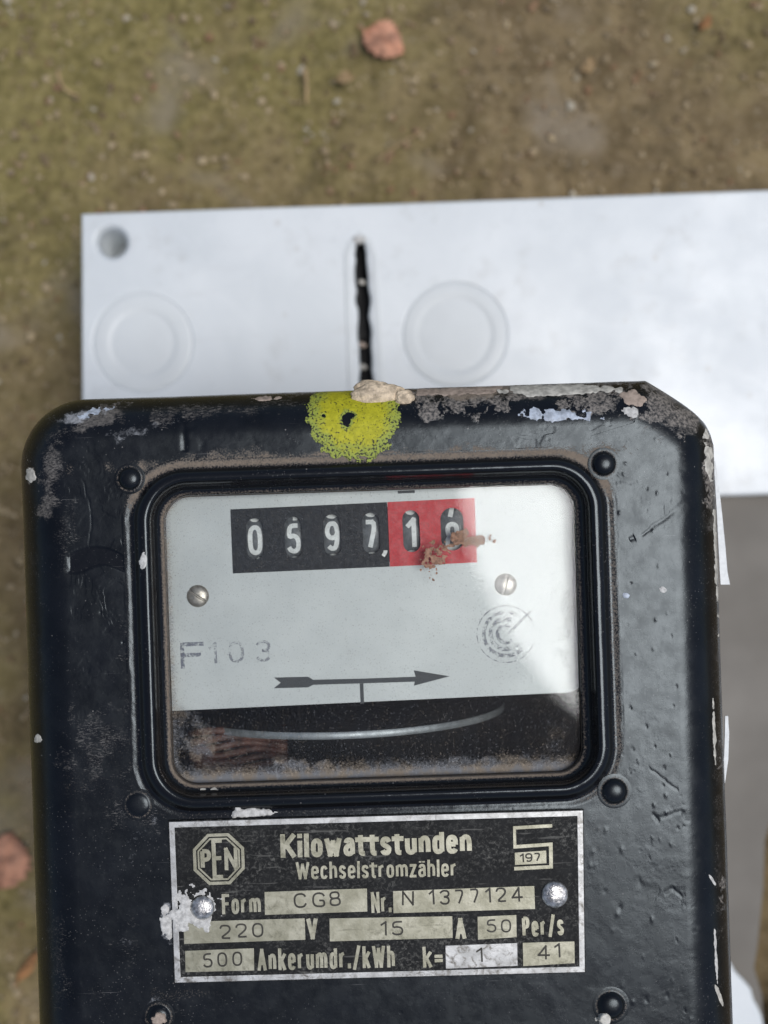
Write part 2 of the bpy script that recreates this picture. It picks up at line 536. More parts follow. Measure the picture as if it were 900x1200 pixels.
M_GREYP = simple('grey_backing', (0.140, 0.126, 0.106), 0.6, 0, 0.06, 60, 0.05)
M_RUBBER = simple('glass_putty', (0.05, 0.036, 0.024), 0.9, 0, 0.5, 1400, 0.6, 0.0003)
M_WHITEP = simple('white_paint_curl', (0.72, 0.73, 0.72), 0.5, 0, 0.08)
M_LEAF = simple('dry_red_leaf', (0.40, 0.20, 0.125), 0.8, 0, 0.45, 260, 0.5, 0.0006)
M_LEAF2 = simple('dry_orange_leaf', (0.34, 0.17, 0.07), 0.8, 0, 0.3, 120, 0.5, 0.0006)
M_STRAW = simple('dry_straw', (0.36, 0.25, 0.13), 0.8, 0, 0.3, 200)

# ------------------------------------------------------------------ ground
gx = np.concatenate([np.linspace(-1500, -200, 14)[:-1], np.linspace(-200, 200, 261), np.linspace(200, 1500, 14)[1:]])
gy = np.concatenate([np.linspace(-1500, -240, 14)[:-1], np.linspace(-240, 240, 301), np.linspace(240, 1500, 14)[1:]])
GX, GY = np.meshgrid(gx, gy)


def ground_z(x, y):
    return -3.0 + 3.0 * fbm(x / 35, y / 35, 4, 3) + 1.6 * fbm(x / 6, y / 6, 3, 9) - 0.8


GZ = ground_z(GX, GY)
moss = np.clip(0.5 - (GX + 30) / 200, 0, 1) * sstep(GY, 20, 160) + 0.55 * sstep(-GX, 90, 130) * sstep(-GY, -40, 60) + 0.35 * sstep(GX, 70, 130) * sstep(GY, 110, 150)
ground = mesh_from('ground', np.stack([GX, GY, GZ], -1).reshape(-1, 3), grid_faces(len(gy), len(gx)), M_GROUND, None, True, {'moss': moss.ravel()})
tag(ground, kind='structure')

# grit: small stones, far too many to count
ico_v = []
t_ = (1 + 5 ** 0.5) / 2
ico_v = np.array([(-1, t_, 0), (1, t_, 0), (-1, -t_, 0), (1, -t_, 0), (0, -1, t_), (0, 1, t_), (0, -1, -t_), (0, 1, -t_), (t_, 0, -1), (t_, 0, 1), (-t_, 0, -1), (-t_, 0, 1)]) / 1.9
ico_f = np.array([(0, 11, 5), (0, 5, 1), (0, 1, 7), (0, 7, 10), (0, 10, 11), (1, 5, 9), (5, 11, 4), (11, 10, 2), (10, 7, 6), (7, 1, 8), (3, 9, 4), (3, 4, 2), (3, 2, 6), (3, 6, 8), (3, 8, 9), (4, 9, 5), (2, 4, 11), (6, 2, 10), (8, 6, 7), (9, 8, 1)])
N_P = 14000
pxy = np.stack([rng.uniform(-170, 170, N_P), rng.uniform(-210, 210, N_P)], -1)
rad = 0.35 + 1.25 * rng.random(N_P) ** 4.0
pz = ground_z(pxy[:, 0], pxy[:, 1])
V = ico_v[None] * (rad[:, None, None] * rng.uniform(0.6, 1.35, (N_P, 1, 3)))
V = V * rng.uniform(0.85, 1.15, (N_P, 12, 1))
ang = rng.uniform(0, 6.28, N_P)
vx = V[..., 0] * np.cos(ang)[:, None] - V[..., 1] * np.sin(ang)[:, None]
vy = V[..., 0] * np.sin(ang)[:, None] + V[..., 1] * np.cos(ang)[:, None]
V = np.stack([vx + pxy[:, :1], vy + pxy[:, 1:], V[..., 2] * 0.7 + (pz + rad * 0.25)[:, None]], -1)
F = (ico_f[None] + (np.arange(N_P) * 12)[:, None, None]).reshape(-1, 3)
grit = mesh_from('grit', V.reshape(-1, 3), F, M_GRIT, None, True)
tag(grit, kind='stuff', label='fine stones and grit scattered over the mossy soil', category='gravel')


def leaf(name, px, py, ln, wd, rz, mat, label, group=None, seed=1, z=1.5):
    c = B(px, py, z)
    nu, nv = 26, 11
    u = np.linspace(0, 1, nu)[:, None]; v = np.linspace(-1, 1, nv)[None, :]
    half = wd * np.sin(np.pi * u ** 0.85) ** 0.75 * (1 + 0.12 * np.sin(u * 40 + seed)) + 0.05
    x = (u - 0.5) * ln + 0 * v + 0.6 * np.sin(u * 5 + seed) * v
    y = v * half
    zz = 0.9 * v ** 2 * np.sin(u * 3 + seed) + 1.0 * np.sin(u * np.pi) + 0.4 * np.sin(v * 7 + u * 9)
    cs, sn = math.cos(rz), math.sin(rz)
    top = np.stack([x * cs - y * sn, x * sn + y * cs, zz + 0.25], -1).reshape(-1, 3)
    bot = top - np.array((0, 0, 0.25))
    f = grid_faces(nu, nv)
    n = len(top)
    F = [tuple(q) for q in f] + [tuple(int(i) + n for i in q[::-1]) for q in f]
    root = empty(name, (c[0] * MM, c[1] * MM, c[2] * MM), 0, label=label, category='leaf')
    if group:
        root['group'] = group
    mesh_from('blade', np.concatenate([top, bot]), F, mat, root, True)
    # midrib and stalk
    pts = np.array([(ln * (-0.5 + t * 1.0), 0, 0.9 * math.sin(min(1, t) * math.pi) + 0.45) for t in np.linspace(-0.22, 0.95, 14)])
    tube('stalk', [(p[0] * cs - p[1] * sn, p[0] * sn + p[1] * cs, p[2]) for p in pts], 0.28, mat, root, 6)
    return root


def tube(name, pts, r, mat, parent=None, n=8, taper=None):
    pts = np.asarray(pts, float)
    T = np.gradient(pts, axis=0)
    T /= np.linalg.norm(T, axis=1)[:, None] + 1e-9
    V = []
    for i, p in enumerate(pts):
        up = np.array((0, 0, 1.0)) if abs(T[i][2]) < 0.9 else np.array((1.0, 0, 0))
        a = np.cross(T[i], up); a /= np.linalg.norm(a); b = np.cross(a, T[i])
        rr = r if taper is None else r * taper[i]
        for k in range(n):
            q = 2 * math.pi * k / n
            V.append(p + rr * (math.cos(q) * a + math.sin(q) * b))
    m = len(pts)
    F = [tuple(q) for q in grid_faces(m, n, True)]
    F += [tuple(range(n))[::-1], tuple((m - 1) * n + k for k in range(n))]
    return mesh_from(name, V, F, mat, parent, True)


leaf('fallen_leaf', 451, 48, 13.5, 5.6, -0.5, M_LEAF, 'reddish brown curled leaf on the soil at the top of the photo', seed=1)
leaf('fallen_leaf', 6, 1008, 17, 8.0, 1.3, M_LEAF, 'reddish brown leaf on the ground left of the meter, cut by the frame', seed=2)
leaf('fallen_leaf', 34, 1132, 11, 1.6, 0.95, M_LEAF2, 'narrow orange leaf beside the lower left side of the meter', seed=3)
leaf('fallen_leaf', 828, 27, 4.2, 1.5, 0.9, M_LEAF2, 'tiny orange brown leaf bit near the upper right corner', seed=4)
leaf('fallen_leaf', 690, 78, 5.0, 1.9, 0.6, M_STRAW, 'small yellow leaf scrap right of the reddish leaf', seed=5)
leaf('fallen_leaf', 405, 92, 5.5, 1.9, 0.2, M_STRAW, 'small yellow leaf scrap below and left of the reddish leaf', seed=6)


def straw(x0, y0, x1, y1, r, label, bend=0.15):
    a = B(x0, y0, 2.4); b = B(x1, y1, 2.2)
    d = b - a; nrm = np.array((-d[1], d[0], 0))
    c = (a + b) / 2
    pts = [a + d * t + nrm * bend * math.sin(t * math.pi) - c for t in np.linspace(0, 1, 10)]
    o = tube('dry_straw', pts, r, M_STRAW, None, 7, np.linspace(1.1, 0.6, 10))
    o.location = c * MM
    return tag(o, label=label, category='straw')


straw(357, 80, 359, 122, 0.65, 'short upright straw left of the reddish leaf', 0.03)
straw(68, 84, 92, 112, 0.5, 'curved pale straw in the upper left of the soil', -0.2)
straw(440, 190, 494, 155, 0.45, 'thin slanting straw below the reddish leaf, just above the board', 0.04)

# ------------------------------------------------------------------ meter board
board = empty('meter_board', (0, 0, 0), 0, label='white plastic mounting board with slot and round knockouts, under the meter', category='mounting board')


def circ(px, py, rpx, z, n=48):
    c = B(px, py, z)
    k = (D + FACE_Z - z) / D / PXMM
    return [(c[0] + rpx * k * math.cos(a), c[1] + rpx * k * math.sin(a)) for a in np.linspace(0, 2 * math.pi, n, endpoint=False)]


def b2(pts, z):
    return [tuple(B(x, y, z)[:2]) for x, y in pts]


BZ = BOARD_Z
outline = [(95, 250), (300, 243), (460, 238), (900, 222), (1150, 214), (1165, 1290), (100, 1310), (97, 700), (95.5, 460)]
slot_l, slot_r = [], []
for i, y in enumerate(np.linspace(283, 520, 34)):
    xc = 422 + (y - 283) * 0.045
    hw = 7.6 + 0.8 * (fbm(np.array([y / 14]), np.array([3.0]), 3, 5)[0] - 0.5) * 4
    hw = max(3.0, hw if y > 298 else 4.5 + (y - 283) * 0.2)
    slot_l.append((xc - hw + 2.0 * (vnoise(np.array([y / 9]), np.array([8.]), 2)[0] - 0.5), y))
    slot_r.append((xc + hw + 2.0 * (vnoise(np.array([y / 9]), np.array([1.]), 3)[0] - 0.5), y))
slot = slot_l + slot_r[::-1]
cut = [(560, 590), (848, 581.5), (1040, 575)]
rag = [(1045, 1240), (950, 1236), (903, 1226), (896, 1203), (893, 1190), (889, 1181), (884, 1172), (881, 1160), (874, 1151), (868, 1145), (862, 1139), (858, 1131), (852, 1124), (840, 1119), (790, 1110), (570, 1105)]
cut = cut + rag
holes = [b2(slot, BZ), b2(cut, BZ), circ(167, 402, 57, BZ), circ(533, 392, 60, BZ), circ(131, 284, 19, BZ)]
shape2d('top_panel', [b2(outline, BZ)] + holes, BZ, 2.5, M_BOARD, board, 0.9)
inner = [(px + (6 if px < 600 else -6), py + (6 if py < 600 else -6)) for px, py in outline]
shape2d('side_wall', [b2(outline, BZ), b2(inner, BZ)], BZ - 2.55, BZ - 2.6, M_BOARD, board)
kz = (D + FACE_Z - BZ) / D / PXMM
for (px, py, ro, ri) in ((167, 402, 57, 38), (533, 392, 60, 44)):
    c = B(px, py, BZ)
    ro *= kz; ri *= kz
    lathe('knockout', [(ro + 0.7, BZ - 0.75), (ro + 0.2, BZ - 0.16), (ro - 0.5, BZ - 0.08), (ro - 1.2, BZ - 0.06), (ro - 2.2, BZ - 0.05), (ri + 0.9, BZ - 0.07), (ri + 0.5, BZ - 0.12), (ri, BZ - 0.30), (ri - 0.8, BZ - 0.30), (ri - 1.6, BZ - 0.24), (ri - 3.0, BZ - 0.22), (0.01, BZ - 0.22)], c[0], c[1], M_KNOCK, board, 72)
c = B(131, 284, BZ)
lathe('screw_hole', [(4.75, BZ - 0.4), (4.2, BZ - 0.9), (3.9, BZ - 2.0), (3.75, BZ - 24), (3.3, BZ - 24.5), (0.01, BZ - 24.5)], c[0], c[1], M_BOARD, board, 40)
# raised lip round the slot
lp_o = b2([(403, 300), (408, 284), (421, 271), (436, 281), (442, 300), (453, 520), (410, 520)], BZ)
lp_i = b2([(409, 302), (413, 290), (421, 280), (431, 288), (436, 302), (446, 516), (416, 516)], BZ)
shape2d('slot_lip', [lp_o, lp_i], BZ + 0.35, 0.6, M_KNOCK, board, 0.25)
# black sheet added as the shade inside the slot, and crumbs caught there
shape2d('slot_shade_sheet', [b2([(395, 268), (455, 268), (462, 530), (400, 530)], BZ - 9)], BZ - 9, 1.5, M_INSIDE, board)


def lump(name, c, r, mat, parent, seed=0, amp=0.35, n=20, freq=1.3):
    """knobbly crumb: r = three radii (mm)"""
    th = np.linspace(0.02, math.pi - 0.02, n); ph = np.linspace(0, 2 * math.pi, 2 * n, endpoint=False)
    T, P = np.meshgrid(th, ph, indexing='ij')
    x = np.sin(T) * np.cos(P); y = np.sin(T) * np.sin(P); z = np.cos(T)
    k = 1 + amp * (fbm(x * freq + 9 + z * 1.1, y * freq + 9 - z * 0.7, 4, seed) - 0.5) * 2
    V = np.stack([c[0] + r[0] * x * k, c[1] + r[1] * y * k, c[2] + r[2] * z * k], -1).reshape(-1, 3)
    return mesh_from(name, V, grid_faces(n, 2 * n, True), mat, parent, True)


for i, (px, py, r, m) in enumerate([(421, 281, 1.9, M_PLASTER), (424, 331, 0.9, M_CREAM), (424, 404, 1.2, M_TAN), (425, 430, 1.0, M_CREAM)]):
    lump('crumb', B(px, py, BZ - (0.2 if i == 0 else 2.0)), (r * 1.1, r * 0.7, r * 0.7), m, board, 30 + i)
# grey plate seen through the opening
bp = [(500, 560), (1090, 545), (1090, 930), (905, 955), (897, 985), (895, 1040), (888, 1110), (884, 1135), (893, 1165), (897, 1230), (500, 1250)]
plate_o = shape2d('backing_plate', [b2(bp, BZ - 5)], BZ - 5, 1.5, M_GREYP, board, 0.3)
tag(plate_o, label='grey brown flat plate seen through the board opening')

# ------------------------------------------------------------------ electricity meter
meter = empty('electricity_meter', (0, 0, BOARD_Z * MM), TH, label='old black enamelled electricity meter with glass window and metal name plate', category='electricity meter')

N_ARC, N_TB, N_LR = 52, 300, 360
LEFT, RIGHT, TOP, BOT = -423.0, 388.5, -143.5, 770.0


def rrect(l, r, t, b, rad, ur=None):
    """closed outline in meter pixels, clockwise from the top left end of the top side"""
    P = []

    def side(a, b_, n):
        for i in range(n):
            q = i / n
            P.append((a[0] + (b_[0] - a[0]) * q, a[1] + (b_[1] - a[1]) * q))

    def arc(cx, cy, a0):
        for i in range(N_ARC):
            q = a0 + (math.pi / 2) * i / N_ARC
            P.append((cx + rad * math.cos(q), cy + rad * math.sin(q)))
    side((l + rad, t), (r - rad, t), N_TB)
    if ur is None:
        arc(r - rad, t + rad, -math.pi / 2)
    else:
        u = np.array([(r - rad, t)] + ur + [(r, t + rad)], float)
        for _ in range(2):
            q = [u[0]]
            for a, b_ in zip(u[:-1], u[1:]):
                q += [a * 0.75 + b_ * 0.25, a * 0.25 + b_ * 0.75]
            q.append(u[-1]); u = np.array(q)
        s = np.concatenate([[0], np.cumsum(np.linalg.norm(np.diff(u, axis=0), axis=1))])
        si = np.linspace(0, s[-1], N_ARC, endpoint=False)
        P.extend(zip(np.interp(si, s, u[:, 0]), np.interp(si, s, u[:, 1])))
    side((r, t + rad), (r, b - rad), N_LR)
    arc(r - rad, b - rad, 0)
    side((r - rad, b), (l + rad, b), N_TB)
    arc(l + rad, b - rad, math.pi / 2)
    side((l, b - rad), (l, t + rad), N_LR)
    arc(l + rad, t + rad, math.pi)
    return np.array(P)


OUT = rrect(LEFT, RIGHT, TOP, BOT, 78.0, [(314, -142), (352, -117), (371, -101), (383, -86)])
NU = len(OUT)


def normals(P, smooth=10):
    T = np.roll(P, -1, 0) - np.roll(P, 1, 0)
    Nn = np.stack([T[:, 1], -T[:, 0]], -1)          # outward for clockwise, y down
    Nn /= np.linalg.norm(Nn, axis=1)[:, None]
    for _ in range(smooth):
        Nn = (np.roll(Nn, 1, 0) + 2 * Nn + np.roll(Nn, -1, 0)) / 4
    return Nn / np.linalg.norm(Nn, axis=1)[:, None]


ON = normals(OUT, 60)
RS = 8.0                      # shoulder radius, mm
RSP = RS * PXMM
# glass opening, meter pixels
GL, GR, GT, GB = -258.0, 224.0, -27.0, 312.0


def opening(s):
    """outline s pixels outside the visible glass"""
    return rrect(GL - s, GR + s, GT - s * 0.87, GB + s * 0.87, 31.0 + s * 0.85)


BEZ_S = 48.0
IN = opening(BEZ_S)

rows = []                     # (xy pixels, z mm)
for z in (-DEPTH, -DEPTH + 1.2, -80, -50, -30, -18, -12):
    fl = 0.0 if z > -DEPTH + 2 else 4.0
    rows.append((OUT * 1.0 - ON * fl * 0, np.full(NU, float(z))))
for i in range(26):
    f = (math.pi / 2) * i / 25
    d = RSP * (1 - math.cos(f)); z = -RS * (1 - math.sin(f))
    rows.append((OUT - ON * d, np.full(NU, z)))
C1 = OUT - ON * RSP
NV = 165
for i in range(1, NV + 1):
    q = i / NV
    rows.append((C1 * (1 - q) + IN * q, np.zeros(NU)))
XY = np.stack([r[0] for r in rows]); ZZ = np.stack([r[1] for r in rows])
PX, PY = photo_px(XY[..., 0], XY[..., 1])


# wear fields over the front (photo pixel positions on the face)
def blob(px, py, cx, cy, rx, ry, ang=0.0, ns=14.0, na=0.9, seed=1):
    a = math.radians(ang)
    dx = px - cx; dy = py - cy
    u = (dx * math.cos(a) + dy * math.sin(a)) / rx; v = (-dx * math.sin(a) + dy * math.cos(a)) / ry
    r = np.sqrt(u * u + v * v)
    return np.clip(1.25 - r + na * (fbm(px / ns, py / ns, 4, seed) - 0.5) * 2, 0, 1)


def field(px, py, spec, seed=0):
    v = np.zeros_like(px)
    for i, s in enumerate(spec):
        v = np.maximum(v, s[5] * blob(px, py, *s[:5], seed=seed + i))
    return v


lxp, lyp = loc_px(PX, PY)


def rdist(lx, ly, s0):
    """pixels outside the opening enlarged by s0 (negative inside)"""
    l, r, t, b = GL - s0, GR + s0, GT - s0 * 0.87, GB + s0 * 0.87
    rad = 31 + s0 * 0.85
    cx, cy = (l + r) / 2, (t + b) / 2
    qx = np.abs(lx - cx) - (r - l) / 2 + rad; qy = np.abs(ly - cy) - (b - t) / 2 + rad
    return np.sqrt(np.maximum(qx, 0) ** 2 + np.maximum(qy, 0) ** 2) + np.minimum(np.maximum(qx, qy), 0) - rad


rd = rdist(lxp, lyp, 38.0)
# dust gathers outside the bezel, mostly along the top and the upper right
ring = np.exp(-(np.maximum(rd, 0) / 9.0) ** 1.2)
dust = ring * (0.30 + 0.72 * sstep(-lyp, -10, 20) + 0.25 * sstep(lxp, 120, 260) * sstep(-lyp, -120, 0))
dust = np.maximum(dust, field(PX, PY, [
    (430, 536, 300, 10, -2, 0.75), (640, 545, 60, 14, 8, 0.85), (540, 460, 110, 11, -2, 0.9), (250, 540, 50, 14, -12, 0.6),
    (152, 548, 22, 9, 0, 0.8), (708, 530, 22, 8, 0, 0.8), (175, 590, 12, 30, 20, 0.5), (430, 962, 260, 6, -2, 0.35), (210, 1165, 60, 8, 0, 0.3),
    (700, 975, 16, 80, 0, 0.25), (120, 900, 60, 90, 30, 0.22)], 11))
scuff = field(PX, PY, [
    (120, 490, 60, 20, -18, 0.9), (230, 485, 120, 14, -4, 0.7), (60, 560, 16, 70, 8, 0.85), (80, 620, 25, 60, 0, 0.55),
    (110, 870, 50, 80, 30, 0.62), (160, 950, 60, 50, 20, 0.6), (150, 1110, 30, 60, 0, 0.5), (70, 1130, 20, 90, 0, 0.55), (150, 790, 20, 120, 0, 0.5),
    (790, 480, 70, 40, 35, 0.8), (833, 560, 12, 70, 0, 1.0), (842, 900, 8, 320, 0, 0.6), (836, 760, 6, 130, 0, 0.5), (640, 460, 120, 12, -2, 0.9), (36, 760, 7, 260, 0, 0.5),
    (110, 1170, 40, 40, 0, 0.4), (260, 1178, 150, 20, 0, 0.42), (560, 1170, 150, 16, 0, 0.35), (330, 472, 60, 10, -2, 0.6)], 31)
white = field(PX, PY, [
    (95, 487, 34, 12, -14, 1.0), (165, 505, 60, 12, -10, 0.75), (170, 945, 34, 24, 10, 0.85), (190, 930, 30, 14, 30, 0.8), (196, 1080, 14, 40, 0, 0.9), (188, 1175, 26, 14, 20, 0.8),
    (130, 820, 40, 26, 40, 0.35), (835, 540, 9, 46, 0, 0.9), (50, 900, 9, 30, 0, 0.4), (145, 1108, 12, 20, 20, 0.5), (160, 985, 16, 40, 0, 0.5)], 51)
chip = field(PX, PY, [
    (545, 472, 90, 22, -2, 0.85), (780, 478, 55, 28, 30, 0.95), (690, 470, 60, 22, 0, 0.85), (833, 545, 10, 60, 0, 0.95), (560, 456, 220, 9, -2, 0.9), (120, 478, 50, 9, -16, 0.55),
    (38, 556, 8, 20, 0, 0.9), (847, 1060, 6, 60, 0, 0.6), (846, 880, 6, 50, 0, 0.5)], 71)
scuff = np.clip(scuff * 1.05, 0, 1.0)
white = np.clip(white * 0.9, 0, 1.0)
# relief of the enamel: orange peel, thick old coats that broke away in terraces
relief = 0.12 * (fbm(PX / 70, PY / 70, 3, 5) - 0.5) + 0.022 * (fbm(PX / 9, PY / 9, 3, 6) - 0.5)
reg = np.clip(field(PX, PY, [(110, 590, 90, 110, 0, 1.0), (100, 700, 80, 100, 0, 0.8), (720, 520, 70, 40, 0, 1.0), (620, 520, 110, 22, -2, 0.9), (775, 1045, 30, 22, 0, 0.9), (790, 560, 40, 40, 0, 0.8), (250, 500, 110, 22, -3, 0.9)], 91), 0, 1)
tf = fbm(PX / 48, PY / 48, 4, 12)
terr = sstep(tf, 0.50, 0.515) + sstep(tf, 0.60, 0.612)
relief = relief - 0.022 * terr * sstep(reg, 0.1, 0.5)
# one scale of enamel missing at the upper left
lens = np.minimum((PX - 76) / 6, (158 - PX) / 14)
lens = np.minimum(lens, (PY - (640 + 0.010 * (PX - 112) ** 2)) / 2.0)
lens = np.minimum(lens, ((668 + 5 * np.sin(PX / 11)) - PY) / 2.0)
lens = np.clip(lens, 0, 1)
bare = np.maximum(lens, 0.0)
relief = relief - 0.16 * lens


def groove(x0, y0, x1, y1, wdt, dep, wob=2.0, seed=4):
    dx, dy = x1 - x0, y1 - y0
    ln = math.hypot(dx, dy)
    t = ((PX - x0) * dx + (PY - y0) * dy) / ln ** 2
    n = ((PX - x0) * -dy + (PY - y0) * dx) / ln + wob * (fbm(PX / 9, PY / 9, 2, seed) - 0.5) * 2
    return -0.6 * dep * np.exp(-(n / wdt) ** 2) * sstep(t, -0.02, 0.08) * sstep(1 - t, -0.02, 0.08)


for g in [(750, 629, 803, 588, 2.0, 0.14), (738, 633, 744, 630, 3.2, 0.2), (768, 960, 800, 950, 1.6, 0.10), (766, 952, 771, 964, 2.4, 0.12), (800, 950, 804, 964, 2.0, 0.15),
          (760, 898, 795, 928, 1.3, 0.10), (213, 495, 217, 530, 3.0, 0.25), (214, 505, 230, 498, 2.0, 0.2), (96, 560, 108, 600, 1.2, 0.05), (108, 600, 104, 640, 1.2, 0.05), (715, 690, 722, 740, 1.6, 0.1), (722, 740, 716, 800, 1.6, 0.1),
          (712, 830, 724, 900, 1.6, 0.1), (790, 1040, 800, 1052, 1.8, 0.12), (778, 1046, 790, 1040, 1.8, 0.12)]:
    relief = relief + groove(*g)
# rounded pockmarks and blisters
prng = np.random.default_rng(21)
for i in range(150):
    cx = prng.uniform(40, 850); cy = prng.uniform(470, 1200)
    if prng.random() < 0.55:
        cx = prng.uniform(690, 830)
    rr_ = prng.uniform(1.2, 2.2)
    m_ = (np.abs(PX - cx) < 12) & (np.abs(PY - cy) < 12)
    g2 = np.exp(-(((PX[m_] - cx) / rr_) ** 2 + ((PY[m_] - cy) / (rr_ * prng.uniform(0.7, 1.3))) ** 2))
    relief[m_] += prng.choice([0.05, 0.08, -0.07]) * g2
fade = np.ones_like(relief)
fade[:7] = 0.0
fade[-6:] *= np.linspace(1, 0, 6)[:, None]
relief = relief * fade
# tiny wobble of the outline (worn, hammered edge)
KX = XY / PXMM * ((D - np.maximum(ZZ, -RS)) / D)[..., None]
W = np.stack([KX[..., 0], -KX[..., 1], DEPTH + ZZ], -1)
nrm = np.zeros_like(W)
for i in range(len(rows)):
    if i < 7:
        cz, cr = 0.0, 1.0
    elif i < 33:
        f = (math.pi / 2) * (i - 7) / 25
        cr, cz = math.cos(f), math.sin(f)
    else:
        cr, cz = 0.0, 1.0
    nrm[i, :, 0] = ON[:, 0] * cr; nrm[i, :, 1] = -ON[:, 1] * cr; nrm[i, :, 2] = cz
W = W + nrm * relief[..., None]
# the pressed lid is very slightly domed
dome = -0.9 * np.clip((np.abs(lxp + 17) / 406.0), 0, 1) ** 3
W[33:, :, 2] += (dome[33:] - dome[33:34]) * 0.0
cover = mesh_from('cover', W.reshape(-1, 3), grid_faces(len(rows), NU, True)[:, ::-1], M_ENAMEL, meter, True,
                  {'dust': dust.ravel(), 'scuff': scuff.ravel(), 'white': white.ravel(), 'chip': chip.ravel(), 'bare': bare.ravel()})

# --- pressed bezel round the glass
prof = [(48.0, -0.02), (45, -0.04), (42, -0.12), (39, -0.18), (36, -0.05), (34, 0.25), (31.5, 0.72), (28.5, 1.06), (25.5, 1.20), (22.5, 1.22), (19.5, 1.05), (17, 0.5), (15, -0.4), (13, -1.35), (11, -1.95), (8.5, -2.4), (6, -2.7), (3, -2.95), (1, -3.15), (-0.5, -3.65), (-1.0, -5.6)]
pd = np.array(prof)
si = np.linspace(0, len(pd) - 1, 61)
ps = np.interp(si, np.arange(len(pd)), pd[:, 0]); pz_ = np.interp(si, np.arange(len(pd)), pd[:, 1])
for _ in range(2):
    pz_[1:-1] = (pz_[:-2] + 2 * pz_[1:-1] + pz_[2:]) / 4
BXY = np.stack([opening(s) for s in ps])
BPX, BPY = photo_px(BXY[..., 0], BXY[..., 1])
bl, bt = loc_px(BPX, BPY)
bs = np.repeat(ps[:, None], NU, 1)
upper = sstep(-bt, 0, 30); lower = sstep(bt, 280, 330); left_ = sstep(-bl, 230, 262); right_ = sstep(bl, 195, 240)
bdust = np.exp(-((bs - 42) / 7) ** 2) * (0.25 + 0.6 * upper + 0.25 * right_) + np.exp(-((bs - 2) / 3.5) ** 2) * (0.5 + 0.5 * lower + 0.3 * left_) + np.exp(-((bs - 13) / 6) ** 2) * (0.14 + 0.10 * lower)
bscuff = np.exp(-((bs - 24) / 5) ** 2) * 0.25 + 0.10
bwhite = field(BPX, BPY, [(168, 655, 5, 12, 0, 0.9), (175, 740, 3, 40, 0, 0.35), (250, 560, 40, 4, -6, 0.4)], 77)
brel = 0.03 * (fbm(BPX / 12, BPY / 12, 3, 14) - 0.5) + 0.06 * (fbm(BPX / 40, BPY / 40, 3, 15) - 0.5)
brel[:3] = 0
BK = (1.0 / PXMM) * ((D - pz_) / D)[:, None]
BW = np.stack([BXY[..., 0] * BK, -BXY[..., 1] * BK, DEPTH + pz_[:, None] + brel], -1)
bezel = mesh_from('window_bezel', BW.reshape(-1, 3), grid_faces(len(ps), NU, True)[:, ::-1], M_ENAMEL, meter, True,
                  {'dust': np.clip(bdust, 0, 1).ravel(), 'scuff': bscuff.ravel(), 'white': bwhite.ravel(), 'chip': np.zeros(bs.size), 'bare': np.full(bs.size, 0.8)})

# --- glass pane
GZ_T = -4.7
nx, ny = 240, 170
gx = np.linspace(GL - 12, GR + 12, nx); gy = np.linspace(GT - 10, GB + 10, ny)
X2, Y2 = np.meshgrid(gx, gy)
gpx, gpy = photo_px(X2, Y2)
rdg = -rdist(X2, Y2, 0.0)           # pixels inside the opening
low = sstep(Y2, 195, 300)
gd = np.exp(-np.maximum(rdg, 0) / 7.0) * (0.35 + 0.3 * sstep(-X2, 200, 250))
gd = np.maximum(gd, np.exp(-np.maximum(GB - Y2, 0) / 15.0) * 1.15)
gd = np.maximum(gd, 0.20 * low)
gd = np.maximum(gd, field(gpx, gpy, [(560, 903, 110, 13, -3, 0.7), (240, 880, 40, 34, 40, 0.7), (205, 850, 16, 50, 0, 0.55), (360, 905, 90, 12, 0, 0.8), (655, 870, 22, 40, 10, 0.42), (670, 740, 14, 70, 0, 0.45),
                                     (620, 610, 60, 30, 20, 0.16), (660, 650, 20, 90, 0, 0.30)], 120))
GV = np.stack([X2 / PXMM, -Y2 / PXMM, DEPTH + GZ_T + (142 - Y2) / PXMM * math.tan(math.radians(1.8))], -1).reshape(-1, 3)
GVb = GV - np.array((0, 0, 2.0))
gf = grid_faces(ny, nx)[:, ::-1]
# the pane is tilted in its putty to shift the sun's glare upward
tilt = 0.0
glass = mesh_from('glass_pane', GV, gf, M_GLASS, meter, True, {'dust': gd.ravel()})
# thickness: the rear face and the four edges
NG = len(GV)
corner = [0, nx - 1, nx * ny - 1, nx * (ny - 1)]
rimv = np.concatenate([GV[corner], GVb[corner]])
mesh_from('glass_back', rimv, [(4, 5, 6, 7), (0, 4, 5, 1), (1, 5, 6, 2), (2, 6, 7, 3), (3, 7, 4, 0)], M_GLASS, glass, False, {'dust': np.zeros(8)})

# --- inside: dark chamber behind the window
x0, x1, y0, y1 = -60, 52, -66, 22
zb, zt = DEPTH - 62, DEPTH - 6.4
ch = np.array([(x0, y0, zt), (x1, y0, zt), (x1, y1, zt), (x0, y1, zt), (x0, y0, zb), (x1, y0, zb), (x1, y1, zb), (x0, y1, zb)], float)
mesh_from('inner_chamber', ch, [(0, 1, 5, 4), (1, 2, 6, 5), (2, 3, 7, 6), (3, 0, 4, 7), (4, 5, 6, 7)], M_INSIDE, meter)

# --- dial plate
ZD = -8.0


def l2(pts, z):
    return [tuple(L(x, y, z)[:2]) for x, y in pts]


def rounded(pts, r, n=6):
    """round every corner of a pixel polygon"""
    P = np.array(pts, float); out = []
    for i in range(len(P)):
        p, a, b_ = P[i], P[i - 1], P[(i + 1) % len(P)]
        u = (a - p) / np.linalg.norm(a - p); v = (b_ - p) / np.linalg.norm(b_ - p)
        rr_ = min(r, 0.48 * np.linalg.norm(a - p), 0.48 * np.linalg.norm(b_ - p))
        s, e = p + u * rr_, p + v * rr_
        for k in range(n + 1):
            t = k / n
            out.append(tuple((1 - t) ** 2 * s + 2 * t * (1 - t) * p + t * t * e))
    return out


